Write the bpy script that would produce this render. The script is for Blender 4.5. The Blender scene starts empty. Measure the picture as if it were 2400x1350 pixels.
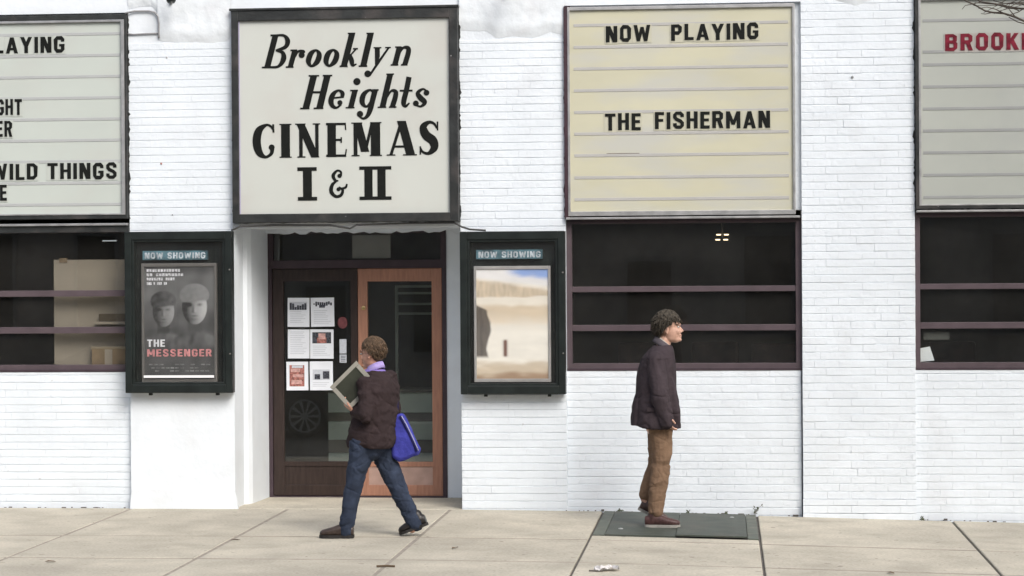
import bpy, bmesh, math, random
from math import radians as R, sin, cos, pi
from mathutils import Vector, Matrix, noise

random.seed(7)
S = bpy.context.scene
COL = S.collection

# ------------------------------------------------------------------ camera
cam_d = bpy.data.cameras.new('camera')
cam = bpy.data.objects.new('camera', cam_d)
COL.objects.link(cam)
YAW = math.atan(500 / 5200)
PITCH = math.atan(30 / 5200)
cam.matrix_world = (Matrix.Translation((19.3 * math.tan(YAW), -19.3, 2.05)) @ Matrix.Rotation(YAW, 4, 'Z')
                    @ Matrix.Rotation(pi / 2 - PITCH, 4, 'X') @ Matrix.Rotation(-0.0065, 4, 'Z'))
cam_d.sensor_width = 36.0
cam_d.lens = 36.0 * 5200 / 2400
cam_d.clip_start = 0.5
cam_d.clip_end = 400
S.camera = cam

# ------------------------------------------------------------------ light: bright overcast
SUN_EL, SUN_AZ = R(41), R(35)          # azimuth: from the street side, a little to the right
world = bpy.data.worlds.new('World')
S.world = world
world.use_nodes = True
wn, wl = world.node_tree.nodes, world.node_tree.links
bg = wn['Background']
sky = wn.new('ShaderNodeTexSky')
sky.sky_type = 'NISHITA'
sky.sun_disc = False
sky.sun_elevation = SUN_EL
sky.sun_rotation = pi - SUN_AZ
sky.dust_density = 4.0
sky.air_density = 1.0
hs = wn.new('ShaderNodeHueSaturation')
hs.inputs['Saturation'].default_value = 0.75
wl.new(sky.outputs[0], hs.inputs['Color'])
wl.new(hs.outputs[0], bg.inputs[0])
bg.inputs[1].default_value = 0.15
sun_d = bpy.data.lights.new('sun', 'SUN')
sun_d.energy = 1.5
sun_d.angle = R(30)
sun_d.color = (1.0, 0.99, 0.96)
sun = bpy.data.objects.new('sun', sun_d)
COL.objects.link(sun)
sdir = Vector((sin(SUN_AZ) * cos(SUN_EL), -cos(SUN_AZ) * cos(SUN_EL), sin(SUN_EL)))
sun.rotation_euler = sdir.to_track_quat('Z', 'Y').to_euler()
sun.location = (4, -12, 16)
S.view_settings.view_transform = 'Standard'
S.view_settings.look = 'None'
S.view_settings.exposure = 0.43
S.view_settings.gamma = 1.0

# ------------------------------------------------------------------ materials
MATS = {}


def mat(name, col, rough=0.6, var=0.0, vscale=6.0, bump=0.0, bscale=60.0, spec=0.4, metal=0.0, stretch=None,
        dirt_glare=None, dscale=1.5, dth=(0.5, 0.75), objrand=0.0, speck=None, sscale=40.0, sth=0.72, emit=0.0, coords='pos', grit=0.0):
    if name in MATS:
        return MATS[name]
    m = bpy.data.materials.new(name)
    m.use_nodes = True
    n, l = m.node_tree.nodes, m.node_tree.links
    b = n['Principled BSDF']
    b.inputs['Roughness'].default_value = rough
    b.inputs['Metallic'].default_value = metal
    b.inputs['Specular IOR Level'].default_value = spec
    rgb = n.new('ShaderNodeRGB')
    rgb.outputs[0].default_value = (*col, 1)
    cur = rgb.outputs[0]
    if coords == 'pos':
        pos = n.new('ShaderNodeNewGeometry').outputs['Position']
    else:
        pos = n.new('ShaderNodeTexCoord').outputs[coords]
    if stretch:
        mp = n.new('ShaderNodeMapping')
        mp.inputs['Scale'].default_value = stretch
        l.new(pos, mp.inputs[0])
        pos = mp.outputs[0]

    def noise_n(scale, detail=4.0):
        t = n.new('ShaderNodeTexNoise')
        t.inputs['Scale'].default_value = scale
        t.inputs['Detail'].default_value = detail
        l.new(pos, t.inputs['Vector'])
        return t.outputs['Fac']

    def ramp(f, a, b_, lo, hi):
        r = n.new('ShaderNodeMapRange')
        r.inputs[1].default_value = a
        r.inputs[2].default_value = b_
        r.inputs[3].default_value = lo
        r.inputs[4].default_value = hi
        l.new(f, r.inputs[0])
        return r.outputs[0]

    def scale_col(c, f):
        v = n.new('ShaderNodeVectorMath')
        v.operation = 'SCALE'
        l.new(c, v.inputs[0])
        l.new(f, v.inputs['Scale'])
        return v.outputs[0]

    def mixc(f, a, c):
        x = n.new('ShaderNodeMix')
        x.data_type = 'RGBA'
        l.new(f, x.inputs[0])
        l.new(a, x.inputs[6])
        x.inputs[7].default_value = (*c, 1)
        return x.outputs[2]
    if var:
        cur = scale_col(cur, ramp(noise_n(vscale), 0.3, 0.7, 1 - var, 1 + var))
    if grit:
        cur = scale_col(cur, ramp(noise_n(46.0, 6), 0.3, 0.7, 1 - grit, 1 + grit))
        cur = scale_col(cur, ramp(noise_n(0.55, 3), 0.35, 0.65, 1 - grit * .6, 1 + grit * .6))
    if objrand:
        oi = n.new('ShaderNodeObjectInfo')
        cur = scale_col(cur, ramp(oi.outputs['Random'], 0, 1, 1 - objrand, 1 + objrand))
    if dirt_glare:
        cur = mixc(ramp(noise_n(dscale, 6), dth[0], dth[1], 0, dirt_glare[3]), cur, dirt_glare[:3])
    if speck:
        cur = mixc(ramp(noise_n(sscale, 2), sth, sth + 0.04, 0, speck[3]), cur, speck[:3])
    l.new(cur, b.inputs['Base Color'])
    if bump:
        bp = n.new('ShaderNodeBump')
        bp.inputs['Strength'].default_value = bump
        bp.inputs['Distance'].default_value = 0.01
        l.new(noise_n(bscale, 5), bp.inputs['Height'])
        l.new(bp.outputs[0], b.inputs['Normal'])
    if emit:
        b.inputs['Emission Color'].default_value = (*col, 1)
        b.inputs['Emission Strength'].default_value = emit
    MATS[name] = m
    return m


def glass(name, tint=(0.9, 0.92, 0.9), ior=0.04, rough=0.0, dust_haze=0.008):
    if name in MATS:
        return MATS[name]
    m = bpy.data.materials.new(name)
    m.use_nodes = True
    n, l = m.node_tree.nodes, m.node_tree.links
    n.remove(n['Principled BSDF'])
    out = n['Material Output']
    tr = n.new('ShaderNodeBsdfTransparent')
    tr.inputs[0].default_value = (*tint, 1)
    gl = n.new('ShaderNodeBsdfGlossy')
    gl.inputs['Roughness'].default_value = rough
    # Schlick reflectance, the same from both sides of the pane
    geo = n.new('ShaderNodeNewGeometry')
    dot = n.new('ShaderNodeVectorMath')
    dot.operation = 'DOT_PRODUCT'
    l.new(geo.outputs['Incoming'], dot.inputs[0])
    l.new(geo.outputs['Normal'], dot.inputs[1])

    def mth(op, a, b=None):
        q = n.new('ShaderNodeMath')
        q.operation = op
        for k, v in enumerate((a, b)):
            if v is None:
                continue
            if isinstance(v, (int, float)):
                q.inputs[k].default_value = v
            else:
                l.new(v, q.inputs[k])
        return q.outputs[0]
    f0 = ior
    p5 = mth('POWER', mth('SUBTRACT', 1.0, mth('ABSOLUTE', dot.outputs['Value'])), 5.0)
    fac = mth('ADD', mth('MULTIPLY', p5, 1 - f0), f0)
    nz = n.new('ShaderNodeTexNoise')
    nz.inputs['Scale'].default_value = 1.3
    bp = n.new('ShaderNodeBump')
    bp.inputs['Strength'].default_value = 0.02
    bp.inputs['Distance'].default_value = 0.02
    l.new(n.new('ShaderNodeNewGeometry').outputs['Position'], nz.inputs['Vector'])
    l.new(nz.outputs['Fac'], bp.inputs['Height'])
    l.new(bp.outputs[0], gl.inputs['Normal'])
    mx = n.new('ShaderNodeMixShader')
    l.new(fac, mx.inputs[0])
    l.new(tr.outputs[0], mx.inputs[1])
    l.new(gl.outputs[0], mx.inputs[2])
    # dusty haze added over the panes to lift their dark tone
    df_ = n.new('ShaderNodeBsdfDiffuse')
    df_.inputs[0].default_value = (.55, .53, .50, 1)
    nd = n.new('ShaderNodeTexNoise')
    nd.inputs['Scale'].default_value = 2.2
    nd.inputs['Detail'].default_value = 5
    l.new(geo.outputs['Position'], nd.inputs['Vector'])
    mx2 = n.new('ShaderNodeMixShader')
    l.new(mth('MULTIPLY', nd.outputs['Fac'], dust_haze * 2), mx2.inputs[0])
    l.new(mx.outputs[0], mx2.inputs[1])
    l.new(df_.outputs[0], mx2.inputs[2])
    l.new(mx2.outputs[0], out.inputs[0])
    MATS[name] = m
    return m


PAINT = mat('white_wall_paint', (0.715, 0.765, 0.81), 0.55, 0.045, 2.2, 0.5, 26, dirt_glare=(0.57, 0.58, 0.60, 0.4), dscale=2.3,
            dth=(0.55, 0.8), speck=(0.40, 0.39, 0.38, 0.45), sscale=17, sth=0.745, objrand=0.012)
PLASTER = mat('white_plaster', (0.71, 0.755, 0.79), 0.6, 0.06, 5, 0.7, 13, dirt_glare=(0.58, 0.58, 0.60, 0.5), dscale=4)
SMOOTHW = mat('white_smooth_paint', (0.73, 0.775, 0.815), 0.5, 0.03, 4, 0.35, 16, dirt_glare=(0.62, 0.62, 0.62, 0.25), dscale=3)
CONC = mat('concrete', (0.45, 0.415, 0.342), 0.9, 0.13, 1.8, 0.35, 110, spec=0.2, objrand=0.055, dirt_glare=(0.31, 0.285, 0.235, 0.6),
           dscale=2.4, dth=(0.52, 0.75), speck=(0.16, 0.14, 0.12, 0.6), sscale=13, sth=0.685, grit=0.13)
JOINT = mat('joint_dirt', (0.11, 0.10, 0.09), 0.95, 0.25, 9)
ASPH = mat('asphalt', (0.055, 0.055, 0.056), 0.85, 0.2, 4, 0.5, 120)
BLACKF = mat('black_sign_frame', (0.022, 0.024, 0.024), 0.45, 0.35, 8, 0.3, 40, dirt_glare=(0.10, 0.085, 0.08, 0.5), dscale=5,
             speck=(0.5, 0.5, 0.5, 0.8), sscale=30, sth=0.76)
CASEBLK = mat('case_green_black', (0.013, 0.017, 0.016), 0.35, 0.3, 10, 0.1, 30, spec=0.4)
MAROON = mat('maroon_trim', (0.045, 0.022, 0.030), 0.5, 0.25, 14, 0.2, 40, speck=(0.6, 0.6, 0.6, 0.8), sscale=35, sth=0.76)
PLUM = mat('plum_window_paint', (0.088, 0.066, 0.075), 0.4, 0.12, 9, 0.1, 40)
PLUMD = mat('plum_dark_paint', (0.050, 0.034, 0.042), 0.45, 0.15, 9, 0.1, 40)
FLASH = mat('aluminium_trim', (0.42, 0.42, 0.42), 0.4, 0.2, 10, metal=0.6)
PANEL = mat('sign_panel_cream', (0.525, 0.545, 0.51), 0.35, 0.03, 1.5, dirt_glare=(0.46, 0.40, 0.37, 0.35), dscale=1.8)
PANELY = mat('sign_panel_yellow', (0.525, 0.51, 0.385), 0.35, 0.05, 1.2, stretch=(1, 1, 3), dirt_glare=(0.48, 0.485, 0.45, 0.85), dscale=1.3, dth=(.45, .68))  # the pale patches put glare into the panel's colour
PANELL = mat('sign_panel_green_white', (0.485, 0.525, 0.49), 0.35, 0.03, 1.5, dirt_glare=(0.46, 0.43, 0.40, 0.3), dscale=2)
PANELG = mat('sign_panel_grey', (0.40, 0.42, 0.385), 0.35, 0.05, 1.6, dirt_glare=(0.33, 0.345, 0.345, 0.5), dscale=1.7)
RAIL = mat('letter_rail', (0.40, 0.415, 0.415), 0.35, 0.05, 5)
RAILY = mat('letter_rail_yellow', (0.42, 0.415, 0.40), 0.35, 0.05, 5)
RAILG = mat('letter_rail_grey', (0.30, 0.31, 0.305), 0.35, 0.05, 5)
INK = mat('black_letter', (0.008, 0.009, 0.008), 0.6, 0.2, 20, spec=.15)
REDINK = mat('red_letter', (0.155, 0.014, 0.028), 0.6, 0.4, 18, spec=.15)
TILE = mat('letter_tile', (0.47, 0.50, 0.465), 0.35)
TILEY = mat('letter_tile_yellow', (0.485, 0.475, 0.38), 0.35)
TILEP = mat('letter_tile_pink', (0.38, 0.36, 0.335), 0.35)
DOORDK = mat('dark_brown_door', (0.030, 0.019, 0.016), 0.4, 0.3, 6, 0.1, 30, stretch=(8, 8, 1))
DOORWD = mat('orange_wood_door', (0.36, 0.18, 0.12), 0.45, 0.15, 5, 0.2, 40, stretch=(9, 9, 1))
DOORKP = mat('door_kick_panel', (0.40, 0.27, 0.225), 0.5, 0.15, 5, stretch=(2, 2, 2))  # paler pinkish tone carries the pavement's reflection in its colour
BRASS = mat('brass', (0.55, 0.42, 0.20), 0.3, metal=0.9)
STEEL = mat('brushed_steel', (0.55, 0.55, 0.55), 0.35, metal=0.8)
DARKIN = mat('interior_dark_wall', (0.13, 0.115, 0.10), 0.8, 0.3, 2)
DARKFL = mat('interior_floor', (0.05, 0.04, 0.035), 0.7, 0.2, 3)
BEIGE = mat('beige_board', (0.27, 0.23, 0.19), 0.7, 0.06, 3)
CARD = mat('cardboard', (0.19, 0.135, 0.085), 0.8, 0.15, 8)
PALEG = mat('pale_green_grey', (0.40, 0.43, 0.40), 0.6, 0.08, 4)
PAPER = mat('paper', (0.74, 0.77, 0.82), 0.7, 0.03, 9)
PAPERG = mat('paper_print_grey', (0.52, 0.55, 0.60), 0.7, 0.08, 60)
PRINTK = mat('print_dark', (0.05, 0.055, 0.07), 0.7, 0.9, 55)
PRINTR = mat('print_red', (0.33, 0.13, 0.11), 0.7, 0.7, 45)
PRINTM = mat('print_maroon', (0.10, 0.035, 0.04), 0.7, 0.5, 45)
PINK = mat('print_pink', (0.55, 0.33, 0.30), 0.7, 0.3, 30)
CABLE = mat('cable', (0.05, 0.05, 0.05), 0.6)
CABLEW = mat('painted_cable', (0.30, 0.30, 0.31), 0.6)
HATCH = mat('hatch_green_steel', (0.053, 0.063, 0.051), 0.6, 0.22, 5, 0.35, 45, spec=0.4, dirt_glare=(0.11, 0.095, 0.075, 0.5), dscale=3.5)
HATCHF = mat('hatch_frame_green', (0.088, 0.102, 0.082), 0.6, 0.2, 8, 0.2, 40, dirt_glare=(0.20, 0.17, 0.14, 0.6), dscale=6)
GLASS = glass('window_glass', (0.96, 0.97, 0.955), 0.045, dust_haze=.011)
DGLASS = glass('door_glass', (0.93, 0.96, 0.94), 0.06, dust_haze=.012)
CGLASS = glass('case_glass', (0.985, 0.985, 0.985), 0.018)

# ------------------------------------------------------------------ mesh helpers
WLOC = {}


def mesh_obj(name, verts, faces, m, parent=None, smooth=False, origin=None):
    me = bpy.data.meshes.new(name)
    vs = [Vector(v) for v in verts]
    if origin is None:
        lo = Vector((min(v.x for v in vs), min(v.y for v in vs), min(v.z for v in vs)))
        hi = Vector((max(v.x for v in vs), max(v.y for v in vs), max(v.z for v in vs)))
        origin = Vector(((lo.x + hi.x) / 2, (lo.y + hi.y) / 2, lo.z))
    origin = Vector(origin)
    me.from_pydata([v - origin for v in vs], [], faces)
    me.update()
    return link(name, me, m, parent, origin, smooth)


def link(name, me, m, parent, origin, smooth=False):
    if m is not None and not me.materials:
        me.materials.append(m)
    if smooth:
        for p in me.polygons:
            p.use_smooth = True
    o = bpy.data.objects.new(name, me)
    COL.objects.link(o)
    place(o, parent, origin)
    return o


def place(o, parent, origin):
    origin = Vector(origin)
    WLOC[o.name] = origin
    if parent is not None:
        o.parent = parent
        o.location = origin - WLOC[parent.name]
    else:
        o.location = origin


def tag(o, label, cat, group=None):
    o['label'] = label
    o['category'] = cat
    if group:
        o['group'] = group
    return o


def thing(name, loc, label, cat, group=None):
    o = bpy.data.objects.new(name, None)
    o.empty_display_size = 0.1
    COL.objects.link(o)
    place(o, None, loc)
    return tag(o, label, cat, group)


def struct(o):
    o['kind'] = 'structure'
    return o


class MB:
    def __init__(s):
        s.v, s.f = [], []

    def add(s, vs, fs):
        k = len(s.v)
        s.v += [Vector(v) for v in vs]
        s.f += [tuple(i + k for i in f) for f in fs]
        return s

    def box(s, x0, x1, y0, y1, z0, z1, bv=0.0):
        if bv:
            bm = bmesh.new()
            bmesh.ops.create_cube(bm, size=1)
            for v in bm.verts:
                v.co = Vector((x0 + (v.co.x + .5) * (x1 - x0), y0 + (v.co.y + .5) * (y1 - y0), z0 + (v.co.z + .5) * (z1 - z0)))
            bmesh.ops.bevel(bm, geom=bm.edges[:], offset=bv, segments=2, affect='EDGES', profile=0.6)
            bm.verts.index_update()
            s.add([v.co.copy() for v in bm.verts], [[v.index for v in f.verts] for f in bm.faces])
            bm.free()
            return s
        return s.add([(x0, y0, z0), (x1, y0, z0), (x1, y1, z0), (x0, y1, z0), (x0, y0, z1), (x1, y0, z1), (x1, y1, z1), (x0, y1, z1)],
                     [(0, 3, 2, 1), (4, 5, 6, 7), (0, 1, 5, 4), (1, 2, 6, 5), (2, 3, 7, 6), (3, 0, 4, 7)])

    def tube(s, pts, r, n=8, r1=None):
        pts = [Vector(p) for p in pts]
        k = len(s.v)
        m = len(pts)
        for i, p in enumerate(pts):
            t = (pts[min(i + 1, m - 1)] - pts[max(i - 1, 0)]).normalized()
            a = t.cross(Vector((0.13, 0.31, 0.94)))
            if a.length < 1e-3:
                a = t.cross(Vector((1, 0, 0)))
            a.normalize()
            b = t.cross(a)
            rr = r if r1 is None else r + (r1 - r) * i / (m - 1)
            for j in range(n):
                s.v.append(p + rr * (cos(2 * pi * j / n) * a + sin(2 * pi * j / n) * b))
        for i in range(m - 1):
            for j in range(n):
                j2 = (j + 1) % n
                s.f.append((k + i * n + j, k + i * n + j2, k + (i + 1) * n + j2, k + (i + 1) * n + j))
        s.f.append(tuple(k + j for j in reversed(range(n))))
        s.f.append(tuple(k + (m - 1) * n + j for j in range(n)))
        return s

    def prism(s, poly, y0, y1):            # polygon in x,z extruded from y0 (front) to y1
        n = len(poly)
        vs = [(x, y0, z) for x, z in poly] + [(x, y1, z) for x, z in poly]
        fs = [tuple(range(n)), tuple(reversed(range(n, 2 * n)))]
        fs += [(i, i + n, (i + 1) % n + n, (i + 1) % n) for i in range(n)]
        return s.add(vs, fs)

    def lathe(s, c, prof, n=20, axis='y'):
        k = len(s.v)
        c = Vector(c)
        for (a, r) in prof:
            for j in range(n):
                u, w = r * cos(2 * pi * j / n), r * sin(2 * pi * j / n)
                s.v.append(c + (Vector((u, a, w)) if axis == 'y' else Vector((u, w, a)) if axis == 'z' else Vector((a, u, w))))
        for i in range(len(prof) - 1):
            for j in range(n):
                j2 = (j + 1) % n
                s.f.append((k + i * n + j, k + i * n + j2, k + (i + 1) * n + j2, k + (i + 1) * n + j))
        s.f.append(tuple(k + j for j in range(n)))
        s.f.append(tuple(k + (len(prof) - 1) * n + j for j in reversed(range(n))))
        return s

    def build(s, name, m, parent=None, smooth=False, origin=None):
        return mesh_obj(name, s.v, s.f, m, parent, smooth, origin)


def box(name, x0, x1, y0, y1, z0, z1, m, parent=None, bv=0.0):
    return MB().box(x0, x1, y0, y1, z0, z1, bv).build(name, m, parent)


def frame_mb(x0, x1, z0, z1, y0, y1, wl_, wr, wb, wt, bv=0.003):
    b = MB()
    b.box(x0, x0 + wl_, y0, y1, z0, z1, bv)
    b.box(x1 - wr, x1, y0, y1, z0, z1, bv)
    b.box(x0 + wl_ - .002, x1 - wr + .002, y0 + .001, y1 - .001, z0, z0 + wb, bv)
    b.box(x0 + wl_ - .002, x1 - wr + .002, y0 + .001, y1 - .001, z1 - wt, z1, bv)
    return b


# ------------------------------------------------------------------ ground
def gz(x):
    pts = [(-60, 0.0), (-0.55, 0.0), (0.78, -0.012), (2.115, -0.042), (3.78, -0.083), (5.3, -0.12), (60, -0.5)]
    for (a, za), (b, zb) in zip(pts, pts[1:]):
        if a <= x <= b:
            return za + (zb - za) * (x - a) / (b - a)
    return 0


XB = [-60, -12.0, -10.6, -9.1, -7.65, -6.2, -4.8, -3.41, -2.0, -0.555, 0.785, 2.115, 3.78, 5.3, 6.8, 8.3, 9.8, 11.3, 60]
YB = [0.0, -2.05, -3.43, -4.85]


def sheet(name, xs, y0, y1, dz, m, thick=0.1, parent=None):
    b = MB()
    n = len(xs)
    vs = [(x, y0, gz(x) + dz) for x in xs] + [(x, y1, gz(x) + dz) for x in xs]
    vs += [(x, y0, gz(x) + dz - thick) for x in xs] + [(x, y1, gz(x) + dz - thick) for x in xs]
    fs = []
    for i in range(n - 1):
        fs += [(i, i + 1, n + i + 1, n + i), (2 * n + i, 3 * n + i, 3 * n + i + 1, 2 * n + i + 1),
               (n + i, n + i + 1, 3 * n + i + 1, 3 * n + i), (i, 2 * n + i, 2 * n + i + 1, i + 1)]
    fs += [(0, n, 3 * n, 2 * n), (n - 1, 3 * n - 1, 4 * n - 1, 2 * n - 1)]
    return b.add(vs, fs).build(name, m, parent)


SX = [-60, -0.55, 0.78, 2.115, 3.78, 5.3, 60]
sidewalk = struct(sheet('sidewalk', SX, -4.85, 1.1, -0.016, JOINT, 0.2))
struct(sheet('kerb', SX, -5.02, -4.858, -0.002, mat('kerb_stone', (0.27, 0.26, 0.25), 0.8, 0.2, 3, 0.3, 60), 0.35))
struct(sheet('road', [-120] + SX[1:-1] + [120], -14.2, -4.9, -0.16, ASPH, 0.3))
struct(sheet('far_sidewalk', SX, -24.0, -14.2, -0.05, mat('far_concrete', (0.30, 0.28, 0.26), 0.9, 0.12, 2), 0.35))


def slab(x0, x1, y0, y1, g=0.005, dz=0.0, m=None):
    """one paving flag, its top edges slightly rounded, a joint's width from the next"""
    x0, x1, y0, y1 = x0 + g, x1 - g, y0 + g, y1 - g
    e = 0.006
    vs, zt = [], [gz(x0) + dz, gz(x1) + dz]
    for (ins, d) in ((0, -0.05), (0, -0.005), (e, 0)):
        for (x, y, z) in ((x0 + ins, y0 + ins, zt[0]), (x1 - ins, y0 + ins, zt[1]), (x1 - ins, y1 - ins, zt[1]), (x0 + ins, y1 - ins, zt[0])):
            vs.append((x, y, z + d))
    fs = [(8, 9, 10, 11)]
    for k in (0, 4):
        for i in range(4):
            fs.append((k + i, k + (i + 1) % 4, k + 4 + (i + 1) % 4, k + 4 + i))
    return MB().add(vs, fs).build('paving_slab', m or CONC, sidewalk)


for i in range(len(XB) - 1):
    for j in range(3):
        x0, x1, y1, y0 = XB[i], XB[i + 1], YB[j], YB[j + 1]
        wl_, wr_ = [(.015 if xx < 0.5 else .010) for xx in (x0, x1)]
        dz = random.uniform(-0.002, 0.002)
        if j == 0 and x0 == 0.785:          # the flag with the cellar hatch let into it
            slab(x0 + .002, x1 - .002, y0 + .014, -1.79, 0.008, dz)
            continue
        if j == 0 and x0 in (-3.41, -2.0):   # doorway: the paving runs in to the door sill
            y1 = 0.0
        slab(x0 + wl_ - .006, x1 - wr_ + .006, y0 + (.014 if j < 2 else 0), y1 - (.014 if j else 0), .006, dz)
slab(-2.50, -0.43, 0.0, 1.05, 0.004, 0.003)
FILL = mat('joint_filler', (0.28, 0.25, 0.21), 0.95, 0.2, 9)
FILLR = mat('joint_filler_row', (0.30, 0.265, 0.22), 0.95, 0.3, 5)
for yj in (-2.05, -3.43):
    for xa, xb in zip(XB[4:], XB[5:]):
        if xb < 20:
            o = sheet('joint_filler', [xa + .016, xb - .016], yj - .021, yj + .021, -.0015, FILLR, .03, sidewalk)
for xj in (-4.8, -3.41, -2.0, -0.555):
    box('joint_filler', xj - .0155, xj + .0155, -4.84, -.01 if xj != -2.0 else -.02, gz(xj) - .03, gz(xj) - .0045, FILL, sidewalk)

# ------------------------------------------------------------------ cinema building
cinema = thing('cinema_building', (0, 0.4, 0), 'white painted brick cinema front with three piers, dark windows and recessed double doors', 'building')
TOP = 7.5
PIERS = [(-6.5, -5.40), (-3.41, -2.473), (-0.451, 0.474), (2.515, 3.479), (5.45, 6.6)]
for (a, b) in PIERS:
    box('pier', a, b, 0.006, 0.36, -0.6, TOP, SMOOTHW if a == -3.41 else PAINT, cinema)
BAYS = [(-5.40, -3.41), (0.474, 2.515), (3.479, 5.45)]
for (a, b) in BAYS:
    box('wall_panel', a + .001, b - .011, 0.056, 0.34, -0.6, 1.215, PAINT, cinema)
    box('upper_wall', a + .001, b - .001, 0.05, 0.34, 2.60, TOP, PAINT, cinema)
box('upper_wall', -2.472, -0.452, 0.05, 0.34, 2.53, TOP, PAINT, cinema)
# parapet and return walls that close the building
box('side_wall', -14, -6.5, 0.006, 0.36, -0.6, TOP, PAINT, cinema)
box('side_wall', 6.6, 14, 0.006, 0.36, -0.6, TOP, PAINT, cinema)
box('cornice', -14, 14, -0.12, 0.36, TOP, TOP + 0.25, SMOOTHW, cinema, 0.02)
box('roof', -14, 14, 0.36, 9.0, TOP - 0.4, TOP - 0.2, ASPH, cinema)
# interior shell
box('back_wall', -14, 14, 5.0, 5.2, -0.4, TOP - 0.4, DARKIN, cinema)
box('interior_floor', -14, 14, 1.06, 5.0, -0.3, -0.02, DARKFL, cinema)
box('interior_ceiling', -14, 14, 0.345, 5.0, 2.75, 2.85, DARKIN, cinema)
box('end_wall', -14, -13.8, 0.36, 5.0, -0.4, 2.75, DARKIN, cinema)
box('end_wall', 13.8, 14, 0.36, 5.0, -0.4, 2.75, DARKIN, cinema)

# bands of wall above the signs, flush with the piers
for (a, b, z) in ((-5.40, -3.41, 4.405), (-2.473, -0.451, 4.42), (0.474, 2.515, 4.395), (3.479, 5.45, 4.43)):
    box('band_wall', a - .003, b + .003, 0.003, 0.049, z, TOP - .02, SMOOTHW, cinema)

# doorway: splayed reveals, soffit, white casing
rv = MB()
rv.add([(-2.473, .0, -.1), (-2.462, .33, -.1), (-2.43, .36, -.1), (-2.405, .42, -.1), (-2.372, 1.0, -.1), (-2.75, 1.0, -.1), (-2.75, .3, -.1),
        (-2.473, .0, 2.53), (-2.462, .33, 2.53), (-2.43, .36, 2.53), (-2.405, .42, 2.53), (-2.372, 1.0, 2.53), (-2.75, 1.0, 2.53), (-2.75, .3, 2.53)],
       [(i, (i + 1) % 7, (i + 1) % 7 + 7, i + 7) for i in range(7)])
rv.build('door_reveal', SMOOTHW, cinema)
box('door_reveal', -0.449, -0.15, 0.361, 1.3, -0.1, 2.53, SMOOTHW, cinema)
box('door_casing', -0.705, -0.45, 1.0, 1.12, -0.05, 2.56, SMOOTHW, cinema, 0.006)
sof = MB()
pts = []
random.seed(3)
for i in range(41):
    x = -2.46 + i * (2.0 / 40)
    pts.append((x, 2.452 + random.uniform(-0.014, 0.012) + 0.006 * sin(i * 1.3)))
sof.prism(pts + [(-0.46, 2.60), (-2.46, 2.60)], 0.93, 0.99)
sof.build('ragged_plaster_edge', PLASTER, cinema)
box('soffit', -2.70, -0.30, 0.02, 0.99, 2.485, 2.55, SMOOTHW, cinema)
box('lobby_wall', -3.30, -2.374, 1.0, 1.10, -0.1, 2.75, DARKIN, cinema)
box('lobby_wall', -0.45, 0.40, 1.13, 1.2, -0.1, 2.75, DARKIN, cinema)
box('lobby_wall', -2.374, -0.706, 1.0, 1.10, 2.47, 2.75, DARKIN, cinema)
# pipe stub at the foot of the right jamb
MB().tube([(-0.56, .97, .10), (-0.48, .95, .10)], .02, 8).build('pipe_stub', PLASTER, cinema, True)

# ---- bricks.  Every brick is modelled; the 300 that show largest are single parts, the rest one brickwork part
COURSE = 0.0667
specs = []      # x, z, length, yface, roughness of laying, score


def lay(x0, x1, z0, z1, yf, rough, skip=None, L=0.207, seed=0, fill=0.0):
    rnd = random.Random(seed)
    n = int((z1 - z0) / COURSE)
    for c in range(n + 1):
        za, zb = z0 + c * COURSE, min(z0 + (c + 1) * COURSE, z1)
        if zb - za < 0.02:
            continue
        off = (c % 2) * L * 0.5 + (0.25 * L if c % 5 == 3 else 0)
        x = x0 - off
        while x < x1 - 0.01:
            a, b = max(x, x0), min(x + L, x1)
            x += L
            if b - a < 0.025:
                continue
            cx, cz = (a + b) / 2, (za + zb) / 2
            if skip and skip(cx, cz):
                continue
            specs.append((a, b, za, zb, yf + rnd.uniform(-1, 1) * 0.0014 * rough, rnd.uniform(-1, 1) * 0.004 * rough, rnd.random() * (1 - fill)))


lay(0.474, 2.505, -0.115, 1.215, 0.05, 1.0, seed=1)
lay(-5.40, -3.42, -0.085, 1.215, 0.05, 0.8, seed=2)
lay(3.479, 5.45, -0.155, 1.215, 0.05, 0.9, seed=3)
lay(2.515, 3.479, 0.10, 4.66, 0.0, 1.5, seed=4, fill=.45)
lay(2.512, 3.482, -0.155, 0.10, -0.012, 1.0, seed=9)
lay(-0.451, 0.474, -0.06, 4.11, 0.0, 1.2, skip=lambda x, z: 1.03 < z < 2.42 and x < 0.47, seed=5, fill=.15)
lay(-3.41, -2.473, 2.40, 4.13, 0.0, 0.35, seed=6, fill=.8)


def brick_mesh(L, H, kind):
    rnd = random.Random(kind * 13 + int(L * 1000))
    j, dep = (0.0003, .0007, .0010, .0013, .0017, .0005)[kind], 0.009
    vs = []
    for (ins, d) in ((0, dep), (0.0022, 0.0030), (0.0085, 0.0)):
        for (u, w) in ((-1, -1), (1, -1), (1, 1), (-1, 1)):
            q = rnd.uniform(-.0012, .0012) if ins else 0
            vs.append((u * (L / 2 - ins * .22) + q, d * (.35 if d < dep else 1), w * (H / 2 - j - ins * .75) + q))
    fs = [(8, 9, 10, 11)]
    for k in (0, 4):
        for i in range(4):
            fs.append((k + i, k + (i + 1) % 4, k + 4 + (i + 1) % 4, k + 4 + i))
    return vs, fs


cache = {}


def score(sp):
    a, b, za, zb, y, r, k = sp
    cx, cz = (a + b) / 2, (za + zb) / 2
    if not (-4.6 < a and b < 4.4 and -0.1 < cz < 4.4):
        return -1
    d = (Vector((cx, y, cz)) - Vector((1.85, -19.3, 2.05))).length
    return (b - a) * (zb - za) / d ** 2


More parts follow.
